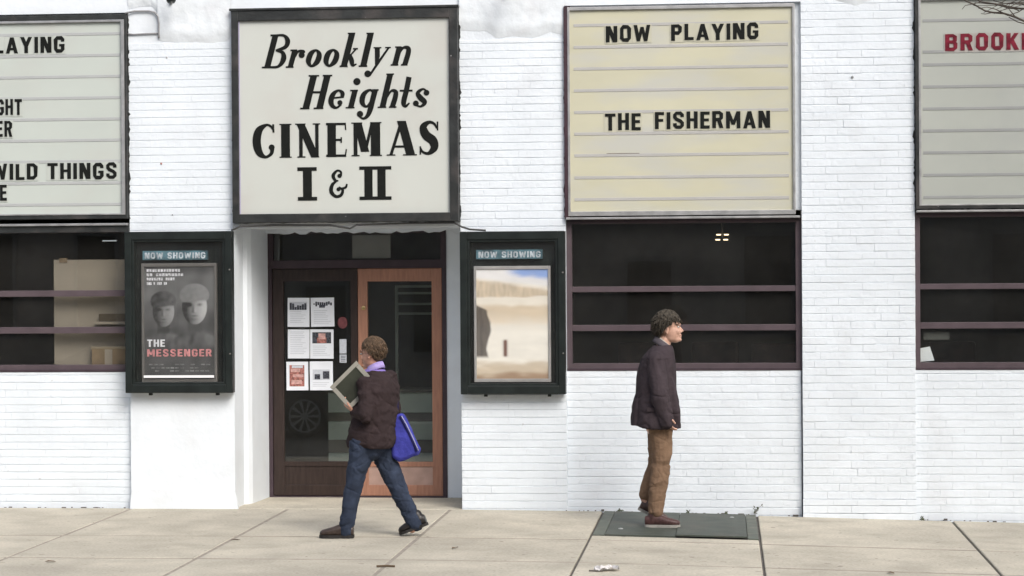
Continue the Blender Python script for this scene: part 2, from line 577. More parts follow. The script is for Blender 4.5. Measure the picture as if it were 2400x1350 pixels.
ranked = sorted(range(len(specs)), key=lambda i: -score(specs[i]))
single = set(ranked[:300])
rest = MB()
for i, (a, b, za, zb, y, r, k) in enumerate(specs):
    L, H = round(b - a, 3), round(zb - za, 3)
    kind = int(k * 6)
    if i in single:
        key = (L, H, kind)
        if key not in cache:
            vs, fs = brick_mesh(L, H, kind)
            me = bpy.data.meshes.new('brick')
            me.from_pydata(vs, [], fs)
            me.materials.append(PAINT)
            cache[key] = me
        o = bpy.data.objects.new('brick', cache[key])
        COL.objects.link(o)
        o.rotation_euler = (r * 1.2, r, 0)
        place(o, cinema, ((a + b) / 2, y, (za + zb) / 2))
    else:
        vs, fs = brick_mesh(L, H, kind)
        rest.add([(v[0] + (a + b) / 2, v[1] + y, v[2] + (za + zb) / 2 + v[0] * r) for v in vs], fs)
o = rest.build('brickwork', PAINT, cinema)
o['kind'] = 'stuff'

# smooth rendered foot of the left pier and rough plaster patches near the tops
MB().prism([(-3.412, -.05), (-2.47, -.05), (-2.472, 1.05), (-3.411, 1.05)], -0.004, 0.02).build('render_coat', SMOOTHW, cinema)
MB().prism([(-3.425, -.05), (-2.44, -.05), (-2.455, .09), (-2.475, .17), (-3.405, .17), (-3.415, .07)], -0.016, 0.02).build('render_coat', SMOOTHW, cinema)


def patch(outline, y0, sd, amp=0.005):
    """lumpy plaster patch: grid clipped to an outline given as lower edge height per x"""
    xs = [outline[0][0] + (outline[-1][0] - outline[0][0]) * i / 46 for i in range(47)]

    def low(x):
        for (a, za), (b, zb) in zip(outline, outline[1:]):
            if a <= x <= b:
                t = (x - a) / (b - a)
                return za + (zb - za) * t + 0.008 * noise.noise((x * 9, sd, 0))
        return outline[-1][1]
    nz, zt = 34, 4.95
    vs, fs = [], []
    for i, x in enumerate(xs):
        z0 = low(x)
        for j in range(nz):
            t = j / (nz - 1)
            z = z0 + (zt - z0) * t
            edge = min(1, t * 9)
            y = y0 * edge + 0.004 * (1 - edge) - amp * noise.noise((x * 5, z * 5, sd)) * edge - amp * .5 * noise.noise((x * 14, z * 14, sd)) * edge
            vs.append((x, y, z))
    for i in range(46):
        for j in range(nz - 1):
            fs.append((i * nz + j, (i + 1) * nz + j, (i + 1) * nz + j + 1, i * nz + j + 1))
    return mesh_obj('plaster_patch', vs, fs, PLASTER, cinema, True)


patch([(-3.138, 4.16), (-3.10, 4.14), (-2.95, 4.13), (-2.64, 4.10), (-2.52, 4.14), (-2.474, 4.19)], -0.018, 1.0)
patch([(-3.408, 4.44), (-3.20, 4.46), (-3.139, 4.40)], -0.010, 6.0, 0.003)
patch([(-0.450, 4.20), (-0.36, 4.19), (-0.22, 4.19), (-0.12, 4.12), (0.02, 4.14), (0.2, 4.12), (0.35, 4.17), (0.473, 4.14)], -0.016, 2.0, 0.006)
patch([(2.516, 4.42), (2.8, 4.40), (2.98, 4.34), (3.2, 4.41), (3.478, 4.46)], -0.014, 3.0, 0.005)
# dirt line: crumbs of broken mortar along the foot of the wall
cr = MB()
rnd = random.Random(5)
for i in range(75):
    x = rnd.choice([rnd.uniform(-4.6, -3.4), rnd.uniform(.45, 1.15), rnd.uniform(1.5, 2.5), rnd.uniform(-2.4, -.5), rnd.uniform(3.45, 4.4)])
    y = -0.008 if -3.4 < x < .474 else rnd.uniform(0.02, 0.045)
    if -2.47 < x < -.5:
        y = 0.985
    s_ = rnd.choice([.003, .004, .005, .006, .012])
    cr.box(x - s_ * rnd.uniform(.6, 3), x + s_ * 1.2, y - s_, y, gz(x) - .002, gz(x) + s_ * rnd.uniform(.4, 1.3))
o = cr.build('mortar_crumbs', JOINT, cinema)
o['kind'] = 'stuff'
# nail holes and stains on the wall
for (x, z, y, m_, s_) in ((-3.06, 4.0, -.003, STEEL, .008), (-3.118, 3.06, -.003, mat('rust_spot', (.35, .16, .13), .8), .009), (2.955, 3.735, -.004, mat('dull_bolt', (.25, .26, .26), .7), .012), (-3.02, 2.605, -.003, CABLE, .005)):
    MB().lathe((x, y, z), [(-.006, s_ * .5), (-.003, s_), (.006, s_)], 8).build('bolt', m_, cinema)


# ------------------------------------------------------------------ windows (parts of the cinema)
def window(x0, x1, z0, z1, rails, lw=0.045, rw=0.05, top=0.03):
    fr = frame_mb(x0, x1, z0, z1, 0.055, 0.16, lw, rw, 0.052, top).build('window', PLUM, cinema)
    MB().box(x0 - .002, x1 + .002, 0.045, 0.17, z0 - 0.012, z0 + 0.012, .003).build('sill', PLUMD, fr)
    zs = [z0 + 0.05] + [v for r in rails for v in r] + [z1 - top]
    for (ra, rb) in rails:
        box('rail', x0 + lw - .002, x1 - rw + .002, 0.062, 0.14, ra, rb, PLUM, fr, 0.003)
    for i in range(0, len(zs), 2):
        box('pane', x0 + lw - .01, x1 - rw + .01, 0.105, 0.111, zs[i] - .006, zs[i + 1] + .006, GLASS, fr)
    box('head_trim', x0 - .003, x1 + .003, 0.048, 0.2, z1 - .002, z1 + 0.018, PLUMD, fr)
    return fr


window(-5.40, -3.41, 1.222, 2.505, [(1.555, 1.612), (1.885, 1.94)], top=0.05)
window(0.476, 2.513, 1.222, 2.512, [(1.557, 1.610), (1.897, 1.946)], top=0.018)
window(3.481, 5.448, 1.222, 2.545, [(1.566, 1.620), (1.905, 1.953)], top=0.018)

# ------------------------------------------------------------------ doors (parts of the cinema)
DY0, DY1 = 1.0, 1.045
tr = frame_mb(-2.372, -0.705, 2.125, 2.47, 0.985, 1.06, .05, .05, .075, .02).build('transom', PLUMD, cinema)
box('pane', -2.33, -0.75, 1.018, 1.024, 2.195, 2.455, GLASS, tr)
df = MB().box(-2.372, -2.335, .99, 1.06, 0, 2.126, .003).box(-0.745, -0.705, .99, 1.06, 0, 2.126, .003)
df.build('door_frame', PLUMD, cinema)
box('door_sill', -2.37, -0.706, .985, 1.07, -.02, .014, PLUMD, cinema, .003)


def door(x0, x1, gx0, gx1, gz0, gz1, m, kick, tilt):
    d = frame_mb(x0, x1, 0.018, 2.12, DY0, DY1, gx0 - x0, x1 - gx1, 0.10, 2.12 - gz1, .004).build('door', m, cinema)
    box('kick_panel', gx0 - .004, gx1 + .004, DY0 + .012, DY1 - .012, .116, gz0 - .04, kick, d)
    box('lower_rail', gx0 - .002, gx1 + .002, DY0 + .002, DY1 - .002, gz0 - .045, gz0, m, d, .003)
    h = (gz1 - gz0) / 2 + .01
    cy, cz = (DY0 + DY1) / 2, (gz0 + gz1) / 2
    t = math.tan(tilt)
    vs = []
    for yy in (-.003, .003):
        vs += [(gx0 - .008, cy + yy - h * t, cz - h), (gx1 + .008, cy + yy - h * t, cz - h), (gx1 + .008, cy + yy + h * t, cz + h), (gx0 - .008, cy + yy + h * t, cz + h)]
    MB().add(vs, [(0, 1, 2, 3), (7, 6, 5, 4), (0, 4, 5, 1), (1, 5, 6, 2), (2, 6, 7, 3), (3, 7, 4, 0)]).build('pane', DGLASS, d)
    return d


dl = door(-2.332, -1.535, -2.228, -1.600, .335, 2.005, DOORDK, DOORDK, R(0.55))
dl['label'] = 'dark brown left door leaf with six notices behind its glass'
dr = door(-1.530, -0.748, -1.440, -0.842, .332, 2.0, DOORWD, DOORKP, R(0.55))
dr['label'] = 'orange brown wooden right door leaf'
MB().lathe((-1.478, DY0, 1.755), [(-.012, .010), (-.010, .019), (.002, .021)], 14).build('lock', BRASS, dr)
MB().tube([(-1.485, .995, .95), (-1.485, .955, .96), (-1.485, .955, 1.20), (-1.485, .995, 1.21)], .011, 8).build('handle', BRASS, dr, True)
box('handle_plate', -1.600, -1.547, DY0 - .006, DY0 + .004, .92, 1.20, DOORDK, dl, .002)

# ------------------------------------------------------------------ glyphs


def ribbon(mb, pts, y0, y1, closed=False, smooth=True):
    P = [Vector((p[0], p[1], p[2])) for p in pts]
    n = len(P)
    out = []
    if smooth and n > 2:
        segs = n if closed else n - 1
        for i in range(segs):
            p0 = P[(i - 1) % n] if closed or i > 0 else P[i] * 2 - P[i + 1]
            p1, p2 = P[i % n], P[(i + 1) % n]
            p3 = P[(i + 2) % n] if closed or i + 2 < n else p2 * 2 - p1
            for k in range(6):
                t = k / 6
                out.append(0.5 * ((2 * p1) + (p2 - p0) * t + (2 * p0 - 5 * p1 + 4 * p2 - p3) * t * t + (3 * p1 - p0 - 3 * p2 + p3) * t ** 3))
        if not closed:
            out.append(P[-1])
    else:
        out = P
    m = len(out)
    Lp, Rp = [], []
    for i, p in enumerate(out):
        a = out[(i - 1) % m] if closed or i > 0 else p
        b = out[(i + 1) % m] if closed or i < m - 1 else p
        t = Vector((b.x - a.x, b.y - a.y))
        if t.length < 1e-9:
            t = Vector((1, 0))
        t.normalize()
        k = 1.0
        if not smooth and 0 < i < m - 1 or (closed and not smooth):
            t1 = Vector((p.x - a.x, p.y - a.y)).normalized()
            k = 1 / max(0.5, abs(t1.dot(t)))
        nn = Vector((-t.y, t.x)) * p.z * 0.5 * k
        Lp.append((p.x + nn.x, p.y + nn.y))
        Rp.append((p.x - nn.x, p.y - nn.y))
    k0 = len(mb.v)
    for yy in (y0, y1):
        for i in range(m):
            mb.v.append(Vector((Lp[i][0], yy, Lp[i][1])))
            mb.v.append(Vector((Rp[i][0], yy, Rp[i][1])))
    rng = m if closed else m - 1
    for i in range(rng):
        a, b, c, d = 2 * i, 2 * i + 1, 2 * ((i + 1) % m), 2 * ((i + 1) % m) + 1
        q = 2 * m
        mb.f += [(k0 + a, k0 + b, k0 + d, k0 + c), (k0 + a, k0 + c, k0 + c + q, k0 + a + q), (k0 + b, k0 + b + q, k0 + d + q, k0 + d)]
    if not closed:
        q = 2 * m
        e = 2 * (m - 1)
        mb.f += [(k0, k0 + q, k0 + q + 1, k0 + 1), (k0 + e, k0 + e + 1, k0 + e + 1 + q, k0 + e + q)]


def strokes(name, items, fx, fz, sx, y, m, parent, depth=0.004):
    """items in drawing units; fx, fz turn them into metres on the sign; sx is metres per unit"""
    mb = MB()
    for k, it in enumerate(items):
        yy = y - depth - k * 0.0002
        if it[0] == 'S':
            _, x0, y0, x1, y1, w = it
            q = [(x0 - w / 2, y0), (x0 + w / 2, y0), (x1 + w / 2, y1), (x1 - w / 2, y1)]
            mb.prism([(fx(a), fz(b)) for a, b in q], yy, y)
        elif it[0] == 'L':
            _, x0, x1, y0, h = it
            q = [(x0, y0 - h / 2), (x1, y0 - h / 2), (x1, y0 + h / 2), (x0, y0 + h / 2)]
            mb.prism([(fx(a), fz(b)) for a, b in q], yy, y)
        elif it[0] == 'D':
            _, cx, cy, r = it
            mb.prism([(fx(cx + r * cos(2 * pi * i / 18)), fz(cy + r * sin(2 * pi * i / 18))) for i in range(18)], yy, y)
        else:
            pts = [(fx(p[0]), fz(p[1]), p[2] * sx) for p in it[1]]
            ribbon(mb, pts, yy, y, closed=it[0] in 'O', smooth=it[0] in 'CO')
    return mb.build(name, m, parent)


T = 19
GL = {
    'I': (19, [('S', 9.5, 100, 9.5, 0, T)]),
    'N': (58, [('S', 9.5, 100, 9.5, 0, T), ('S', 48.5, 100, 48.5, 0, T), ('S', 12, 100, 46, 0, 22)]),
    'O': (56, [('Q', [(9.5, 50, T), (9.5, 80, T), (17, 90.5, T), (39, 90.5, T), (46.5, 80, T), (46.5, 20, T), (39, 9.5, T), (17, 9.5, T), (9.5, 20, T), (9.5, 50.1, T)])]),
    'G': (56, [('Q', [(46.5, 68, T), (46.5, 80, T), (39, 90.5, T), (17, 90.5, T), (9.5, 80, T), (9.5, 20, T), (17, 9.5, T), (39, 9.5, T), (46.5, 20, T), (46.5, 50, T)]), ('L', 28, 56, 45, 15)]),
    'W': (84, [('S', 9, 100, 24, 0, 18), ('S', 42, 88, 24, 0, 16), ('S', 42, 88, 60, 0, 16), ('S', 75, 100, 60, 0, 18)]),
    'P': (54, [('S', 9.5, 100, 9.5, 0, T), ('Q', [(10, 91, 17), (36, 91, 18), (44.5, 82, T), (44.5, 58, T), (36, 48, 18), (10, 48, 17)])]),
    'L': (46, [('S', 9.5, 100, 9.5, 0, T), ('L', 5, 46, 9, 18)]),
    'A': (64, [('S', 32, 100, 9.5, 0, T), ('S', 32, 100, 54.5, 0, T), ('L', 16, 48, 27, 15)]),
    'Y': (62, [('S', 9.5, 100, 31, 42, 20), ('S', 52.5, 100, 31, 42, 20), ('S', 31, 50, 31, 0, T)]),
    'T': (54, [('L', 0, 54, 91, 18), ('S', 27, 95, 27, 0, T)]),
    'H': (56, [('S', 9.5, 100, 9.5, 0, T), ('S', 46.5, 100, 46.5, 0, T), ('L', 9, 47, 51, 16)]),
    'E': (47, [('S', 9.5, 100, 9.5, 0, T), ('L', 5, 47, 91, 18), ('L', 5, 43, 51, 16), ('L', 5, 47, 9, 18)]),
    'F': (46, [('S', 9.5, 100, 9.5, 0, T), ('L', 5, 46, 91, 18), ('L', 5, 42, 51, 16)]),
    'S': (55, [('Q', [(46, 68, T), (46, 80, T), (38, 91, 17), (17, 91, 17), (9.5, 81, T), (9.5, 67, T), (17, 56, T), (38, 44, T), (46, 33, T), (46, 19, T), (38, 9, 17), (17, 9, 17), (9.5, 19, T), (9.5, 32, T)])]),
    'R': (56, [('S', 9.5, 100, 9.5, 0, T), ('Q', [(10, 91, 17), (36, 91, 18), (45, 82, T), (45, 60, T), (36, 50, 18), (10, 50, 17)]), ('S', 32, 52, 46, 0, 20)]),
    'M': (72, [('S', 9.5, 100, 9.5, 0, T), ('S', 62.5, 100, 62.5, 0, T), ('S', 11, 100, 36, 22, 17), ('S', 61, 100, 36, 22, 17)]),
    'B': (56, [('S', 9.5, 100, 9.5, 0, T), ('Q', [(10, 91, 17), (35, 91, 17), (44, 83, T), (44, 62, T), (35, 53, 16), (10, 53, 16)]), ('Q', [(10, 52, 16), (37, 52, 16), (46, 42, T), (46, 19, T), (37, 9, 17), (10, 9, 17)])]),
    'K': (56, [('S', 9.5, 100, 9.5, 0, T), ('S', 45, 100, 13, 38, 20), ('S', 24, 58, 46, 0, 21)]),
    'D': (56, [('S', 9.5, 100, 9.5, 0, T), ('Q', [(10, 91, 17), (34, 91, 18), (46.5, 78, T), (46.5, 22, T), (34, 9, 18), (10, 9, 17)])]),
}


def text_line(txt, x0, x1, z0, h, y, m, parent, gap=13, name='letter', tile=None, sp=40, jitter=0.0, depth=.004):
    tot = 0
    for ch in txt:
        tot += sp if ch == ' ' else GL[ch][0] + gap
    tot -= gap
    k = (x1 - x0) / tot
    kz = h / 100
    u = 0
    for ch in txt:
        if ch == ' ':
            u += sp
            continue
        w, it = GL[ch]
        ox, oz = x0 + u * k, z0 + random.uniform(-1, 1) * jitter
        lt = strokes(name, it, lambda a: ox + a * k, lambda b: oz + b * kz, (k + kz) / 2, y, m, parent, depth)
        if tile:
            box('letter_tile', ox - gap * .45 * k, ox + (w + gap * .45) * k, y + .0005, y + .002, oz - h * .10, oz + h * 1.04, tile, lt)
        u += w + gap


# ------------------------------------------------------------------ marquee signs
def ragged(x0, x1, z0, z1, y0, y1, amp, sd):
    """dark backing whose brush-painted edge wanders over the white wall"""
    rnd = random.Random(sd)
    pts = []

    def side(a, b, nrm):
        n = max(4, int((Vector(b) - Vector(a)).length / 0.022))
        for i in range(n):
            t = i / n
            d = amp * (0.35 + .7 * noise.noise((t * 17 + sd, sd * 3.1, 0)) + rnd.uniform(-.45, .45) * (1 if rnd.random() < .5 else .3))
            pts.append((a[0] + (b[0] - a[0]) * t + nrm[0] * d, a[1] + (b[1] - a[1]) * t + nrm[1] * d))
    side((x0, z0), (x1, z0), (0, -.3))
    side((x1, z0), (x1, z1), (1, 0))
    side((x1, z1), (x0, z1), (0, .6))
    side((x0, z1), (x0, z0), (-1, 0))
    return MB().prism(pts, y0, y1)


def marquee(label, x0, x1, z0, z1, fm, pm, rm, rails, border, y=-0.03, sd=1, edge=None, rag=0.022, inset=0.10):
    s = thing('marquee_sign', ((x0 + x1) / 2, y, z0), label, 'sign', 'changeable letter signs along the cinema front')
    bl, br, bb, bt = border
    frame_mb(x0, x1, z0, z1, y - .01, 0.045, bl, br, bb, bt).build('sign_frame', fm, s)
    ragged(x0, x1, z0, z1, -.006 + sd * .0003, 0.03, rag, sd).build('backing', edge or fm, s)
    box('sign_panel', x0 + bl - .005, x1 - br + .005, y + .012, y + .03, z0 + bb - .005, z1 - bt + .005, pm, s)
    for zr in rails:
        b = MB()
        xa, xb = x0 + bl + inset * .35, x1 - br - inset * .35
        b.box(xa, xb, y + .0085, y + .0125, zr - .006, zr + .020, .0015)
        b.build('letter_rail', rm, s)
    return s


RZ = [4.212, 4.022, 3.834, 3.645, 3.456, 3.268, 3.080, 2.888, 2.698]
# left sign
sL = marquee('greenish white letter board at the left edge reading WILD THINGS in black letters', -5.41, -3.415, 2.575, 4.385, BLACKF, PANELL, RAIL, RZ, (.03, .022, .035, .045), sd=1)
frame_mb(-5.38, -3.436, 2.61, 4.34, -.046, -.02, .03, .03, .012, .02, .002).build('inner_trim', FLASH, sL)
YL = -0.0225
text_line('PLAYING', -4.735, -3.982, 4.058, .142, YL, INK, sL, tile=TILE, jitter=.003)
text_line('GHT', -4.61, -4.375, 3.506, .142, YL, INK, sL, tile=TILE, jitter=.003)
text_line('ER', -4.612, -4.466, 3.312, .142, YL, INK, sL, tile=TILE, jitter=.003)
text_line('WILD THINGS', -4.66, -3.517, 2.930, .142, YL, INK, sL, tile=TILE, jitter=.003)
text_line('RE', -4.675, -4.520, 2.746, .142, YL, INK, sL, tile=TILE, jitter=.003)
# yellow sign
s3 = marquee('yellowed letter board reading NOW PLAYING THE FISHERMAN above the middle window', 0.50, 2.463, 2.560, 4.375, FLASH, PANELY, RAILY, RZ, (.02, .02, .04, .028), sd=2, edge=FLASH, rag=.004)
ragged(0.470, 0.52, 2.535, 4.385, -.004, .03, .012, 8).build('backing', MAROON, s3)
box('side_trim', 0.468, 0.507, -.036, .04, 2.535, 4.385, MAROON, s3, .004)
box('bottom_flashing', .480, 2.50, -.05, .04, 2.530, 2.548, FLASH, s3, .003)
text_line('NOW', 0.836, 1.222, 4.070, .140, YL, INK, s3, tile=TILEY, jitter=.003)
text_line('PLAYING', 1.402, 2.153, 4.074, .140, YL, INK, s3, tile=TILEY, jitter=.003)
text_line('THE', 0.824, 1.134, 3.304, .147, YL, INK, s3, tile=TILEY, jitter=.003)
text_line('FISHERMAN', 1.257, 2.249, 3.308, .147, YL, INK, s3, tile=TILEY, jitter=.003)
box('bare_rail_gap', .835, 1.12, -.0225, -.0205, 3.0995, 3.1035, mat('grey_brown_dash', (.16, .13, .10), .7), s3)
# right sign
s4 = marquee('grey letter board at the right edge with red letters starting BROOKL', 3.487, 5.44, 2.595, 4.44, BLACKF, PANELG, RAILG, [z - .01 for z in RZ if z != 4.022] + [3.935], (.03, .03, .03, .05), sd=3)
frame_mb(3.515, 5.41, 2.622, 4.40, -.043, -.02, .02, .02, .012, .02, .002).build('inner_trim', FLASH, s4)
text_line('BROOKLYN', 3.742, 4.745, 3.950, .142, YL, REDINK, s4, tile=TILEP, jitter=.004)
box('bottom_flashing', 3.49, 5.44, -.05, .04, 2.566, 2.583, FLASH, s4, .003)
box('bottom_flashing', -5.41, -3.42, -.05, .04, 2.515, 2.535, FLASH, sL, .003)
box('bottom_board', -5.40, -3.412, -.025, .05, 2.455, 2.512, BLACKF, sL, .003)

# the painted name sign over the door
sB = thing('name_sign', (-1.46, 0, 2.52), 'cream sign in a black frame lettered Brooklyn Heights CINEMAS I & II over the doors', 'sign')
YB_ = -0.05
frame_mb(-2.462, -0.455, 2.525, 4.395, YB_ - .03, .045, .062, .078, .078, .092, .006).build('sign_frame', BLACKF, sB)
ragged(-2.462, -0.455, 2.525, 4.40, -.007, .04, .020, 5).build('backing', BLACKF, sB)
box('sign_panel', -2.405, -0.53, YB_, YB_ + .02, 2.60, 4.31, PANEL, sB)
box('panel_trim', -2.402, -2.392, YB_ - .012, YB_ - .001, 2.603, 4.303, mat('lilac_trim', (.40, .38, .52), .5), sB)
box('top_cap', -2.478, -0.445, YB_ - .04, .05, 4.392, 4.412, BLACKF, sB, .003)

# drawing units of the two lettering drawings (y downwards) turned into metres
fxA = lambda u: -2.247 + u * 0.000710
fzA = lambda v: 4.256 - v * 0.000703
fxB = lambda u: -2.329 + u * 0.000741
fzB = lambda v: 3.477 - v * 0.000735
NAME_A = [
    [('S', 250, 110, 140, 520, 76), ('C', [(230, 120, 28), (350, 120, 34), (400, 185, 62), (370, 265, 50), (250, 305, 22)]),
     ('C', [(250, 305, 22), (335, 335, 48), (345, 420, 68), (275, 508, 34), (140, 512, 26)]), ('L', 185, 330, 116, 24), ('L', 75, 220, 516, 22)],
    [('S', 490, 305, 430, 518, 66), ('C', [(488, 400, 16), (530, 325, 30), (590, 325, 46), (600, 345, 40)]), ('D', 575, 368, 38), ('L', 435, 520, 307, 20), ('L', 375, 472, 515, 20)],
    [('O', [(755, 312, 30), (795, 365, 64), (768, 455, 68), (698, 508, 32), (660, 450, 66), (690, 355, 66)])],
    [('O', [(975, 312, 30), (1015, 365, 64), (988, 455, 68), (918, 508, 32), (880, 450, 66), (910, 355, 66)])],
    [('S', 1210, 105, 1102, 518, 78), ('C', [(1135, 425, 20), (1195, 370, 20), (1255, 305, 20)]), ('L', 1218, 1280, 300, 18),
     ('C', [(1170, 372, 48), (1198, 440, 62), (1215, 505, 40), (1262, 490, 14)]), ('L', 1155, 1248, 108, 18), ('L', 1050, 1150, 516, 20)],
    [('S', 1442, 110, 1345, 518, 78), ('L', 1388, 1480, 112, 18), ('L', 1288, 1395, 518, 20)],
    [('Q', [(1522, 288, 64), (1522, 400, 62), (1508, 505, 34)]), ('Q', [(1665, 292, 24), (1520, 495, 32), (1425, 635, 26), (1400, 650, 20)]), ('D', 1400, 615, 42), ('L', 1475, 1572, 292, 16), ('L', 1620, 1690, 292, 16)],
    [('S', 1800, 285, 1738, 512, 70), ('C', [(1785, 390, 16), (1845, 300, 30), (1905, 305, 56), (1905, 370, 64), (1862, 512, 66)]), ('L', 1745, 1822, 288, 18), ('L', 1688, 1782, 510, 18), ('L', 1815, 1897, 510, 18)],
]
NAME_H = [
    [('S', 727, 622, 622, 1040, 84), ('S', 898, 622, 793, 1040, 84), ('L', 690, 850, 836, 28), ('L', 662, 792, 630, 20), ('L', 840, 957, 630, 20), ('L', 552, 668, 1036, 20), ('L', 722, 842, 1036, 20)],
    [('Q', [(945, 912, 22), (1095, 900, 22)]), ('C', [(1078, 905, 46), (1082, 850, 52), (1032, 818, 28), (968, 862, 58), (938, 945, 70), (958, 1010, 52), (1010, 1032, 30), (1066, 990, 26)]), ('D', 1050, 970, 32)],
    [('D', 1265, 710, 45), ('S', 1242, 812, 1183, 1040, 70), ('L', 1180, 1276, 820, 18), ('L', 1122, 1232, 1034, 18)],
    [('O', [(1425, 818, 30), (1350, 870, 62), (1328, 965, 66), (1378, 1024, 30), (1442, 960, 40), (1470, 860, 40)]),
     ('C', [(1492, 815, 72), (1462, 930, 68), (1428, 1060, 66), (1392, 1140, 48), (1340, 1172, 30), (1285, 1140, 20)]), ('D', 1300, 1115, 40), ('L', 1470, 1535, 818, 20)],
    [('S', 1682, 618, 1580, 1040, 74), ('C', [(1630, 930, 16), (1690, 835, 30), (1745, 845, 56), (1742, 910, 64), (1702, 1038, 66)]), ('L', 1632, 1728, 624, 18), ('L', 1522, 1628, 1034, 18), ('L', 1662, 1755, 1034, 18)],
    [('C', [(1915, 662, 66), (1880, 830, 66), (1845, 975, 64), (1868, 1025, 40), (1918, 985, 16)]), ('L', 1798, 1957, 832, 24)],
    [('C', [(2148, 850, 22), (2085, 815, 28), (2022, 865, 52), (2060, 930, 70), (2108, 980, 58), (2060, 1030, 30), (1985, 1010, 20)]), ('D', 2130, 862, 36), ('D', 1997, 992, 36)],
]
NAME_C = [
    [('C', [(312, 180, 20), (280, 138, 28), (225, 125, 34), (140, 190, 88), (112, 320, 100), (142, 450, 86), (215, 506, 36), (285, 470, 40), (300, 410, 50)]), ('D', 292, 392, 36), ('S', 312, 115, 316, 215, 24)],
    [('S', 460, 112, 460, 518, 106), ('L', 388, 532, 119, 14), ('L', 388, 532, 511, 14)],
    [('S', 645, 120, 645, 515, 42), ('S', 640, 112, 818, 518, 98), ('S', 838, 112, 838, 500, 40), ('L', 578, 702, 118, 14), ('L', 788, 878, 118, 14), ('L', 602, 698, 511, 14)],
    [('S', 1015, 110, 1015, 516, 102), ('L', 948, 1186, 122, 28), ('L', 948, 1188, 500, 28), ('L', 1058, 1130, 312, 26), ('S', 1178, 112, 1184, 195, 16), ('S', 1190, 425, 1178, 510, 16), ('S', 1130, 280, 1130, 348, 16)],
    [('S', 1300, 112, 1300, 508, 46), ('S', 1325, 108, 1415, 458, 98), ('S', 1500, 112, 1418, 450, 36), ('S', 1540, 106, 1540, 508, 112), ('L', 1252, 1382, 114, 14), ('L', 1478, 1612, 112, 14), ('L', 1252, 1348, 502, 14), ('L', 1472, 1615, 502, 14)],
    [('S', 1846, 115, 1722, 502, 38), ('S', 1850, 95, 1960, 505, 106), ('L', 1768, 1925, 400, 26), ('L', 1672, 1775, 500, 14), ('L', 1868, 2032, 500, 14)],
    [('C', [(2272, 190, 18), (2240, 135, 30), (2180, 115, 40), (2112, 170, 84), (2140, 265, 106), (2222, 335, 108), (2238, 420, 90), (2170, 486, 40), (2100, 465, 28), (2078, 420, 18)]), ('S', 2280, 108, 2280, 215, 18), ('S', 2074, 400, 2074, 500, 18)],
    [('S', 720, 640, 720, 1030, 106), ('L', 600, 832, 656, 44), ('L', 604, 836, 1011, 44)],
    [('C', [(1122, 745, 26), (1122, 695, 26), (1078, 680, 26), (1030, 735, 42), (1052, 790, 32), (1092, 802, 16)]), ('D', 1106, 742, 26),
     ('C', [(1070, 800, 22), (1018, 850, 40), (1006, 930, 46), (1060, 986, 36), (1122, 972, 36), (1142, 912, 32), (1095, 876, 22)]), ('D', 1092, 902, 24), ('C', [(1120, 895, 22), (1178, 880, 28), (1195, 838, 20)])],
    [('S', 1452, 640, 1452, 1030, 98), ('S', 1608, 640, 1608, 1030, 98), ('L', 1344, 1726, 652, 40), ('L', 1344, 1726, 1012, 40)],
]
for it in NAME_A:
    strokes('letter', it, fxA, lambda v: fzA(v), .00070, YB_ - .0003, INK, sB, .003)
for it in NAME_H:
    strokes('letter', it, fxA, lambda v: fzA(v), .00070, YB_ - .0003, INK, sB, .003)
for it in NAME_C:
    strokes('letter', it, fxB, fzB, .00074, YB_ - .0003, INK, sB, .003)

# ------------------------------------------------------------------ poster cases
HEADT = mat('teal_header', (0.065, 0.135, 0.165), 0.5, 0.6, 9, stretch=(1, 1, 1))
WHITEP = mat('print_white', (0.62, 0.64, 0.66), 0.6, 0.15, 30)
POSTFR = mat('poster_frame_grey', (0.16, 0.155, 0.145), 0.4, 0.1, 8, metal=0.3)
POSTFW = mat('poster_frame_silver', (0.40, 0.39, 0.38), 0.35, 0.15, 8, metal=0.3)


def poster_case(label, x0, x1, z0, z1, ix0, ix1, iz0, iz1, hx0, hx1, hz0, hz1, fm):
    c = thing('poster_case', ((x0 + x1) / 2, 0, z0), label, 'poster case', 'poster cases either side of the doors')
    YF = -.125
    frame_mb(x0, x1, z0, z1, YF, -.022, .062, .062, .075, .07, .006).build('case_frame', CASEBLK, c)
    frame_mb(x0 + .06, x1 - .06, z0 + .07, z1 - .066, YF + .012, -.03, .025, .025, .025, .025, .005).build('case_door', CASEBLK, c)
    box('case_back', x0 + .01, x1 - .01, -.040, -.018, z0 + .01, z1 - .01, CASEBLK, c)
    box('header_strip', hx0, hx1, -.088, -.041, hz0, hz1, HEADT, c)
    text_line('NOW SHOWING', hx0 + .02, hx1 - .015, hz0 + .012, (hz1 - hz0) * .66, -.0885, mat('header_type', (.42, .47, .50), .6, .5, 25), c, name='header_letter', depth=.002)
    frame_mb(ix0, ix1, iz0, iz1, -.094, -.041, .022, .022, .03, .03, .004).build('poster_frame', fm, c)
    box('case_glass', x0 + .07, x1 - .07, YF + .022, YF + .026, z0 + .08, z1 - .075, CGLASS, c)
    for zz in (iz0 + .25, iz1 - .06):
        MB().lathe((x1 - .02, YF, zz), [(-.006, .004), (-.003, .008), (.004, .008)], 10).build('lock', POSTFR, c)
    for xx in (x0 + .2, x1 - .16):
        MB().box(xx, xx + .03, -.09, -.05, z0 - .022, z0 + .004, .003).build('bracket', CASEBLK, c)
    box('wall_mount', x0 + .05, x1 - .05, -.022, .004, z0 + .05, z1 - .05, CASEBLK, c)
    return c


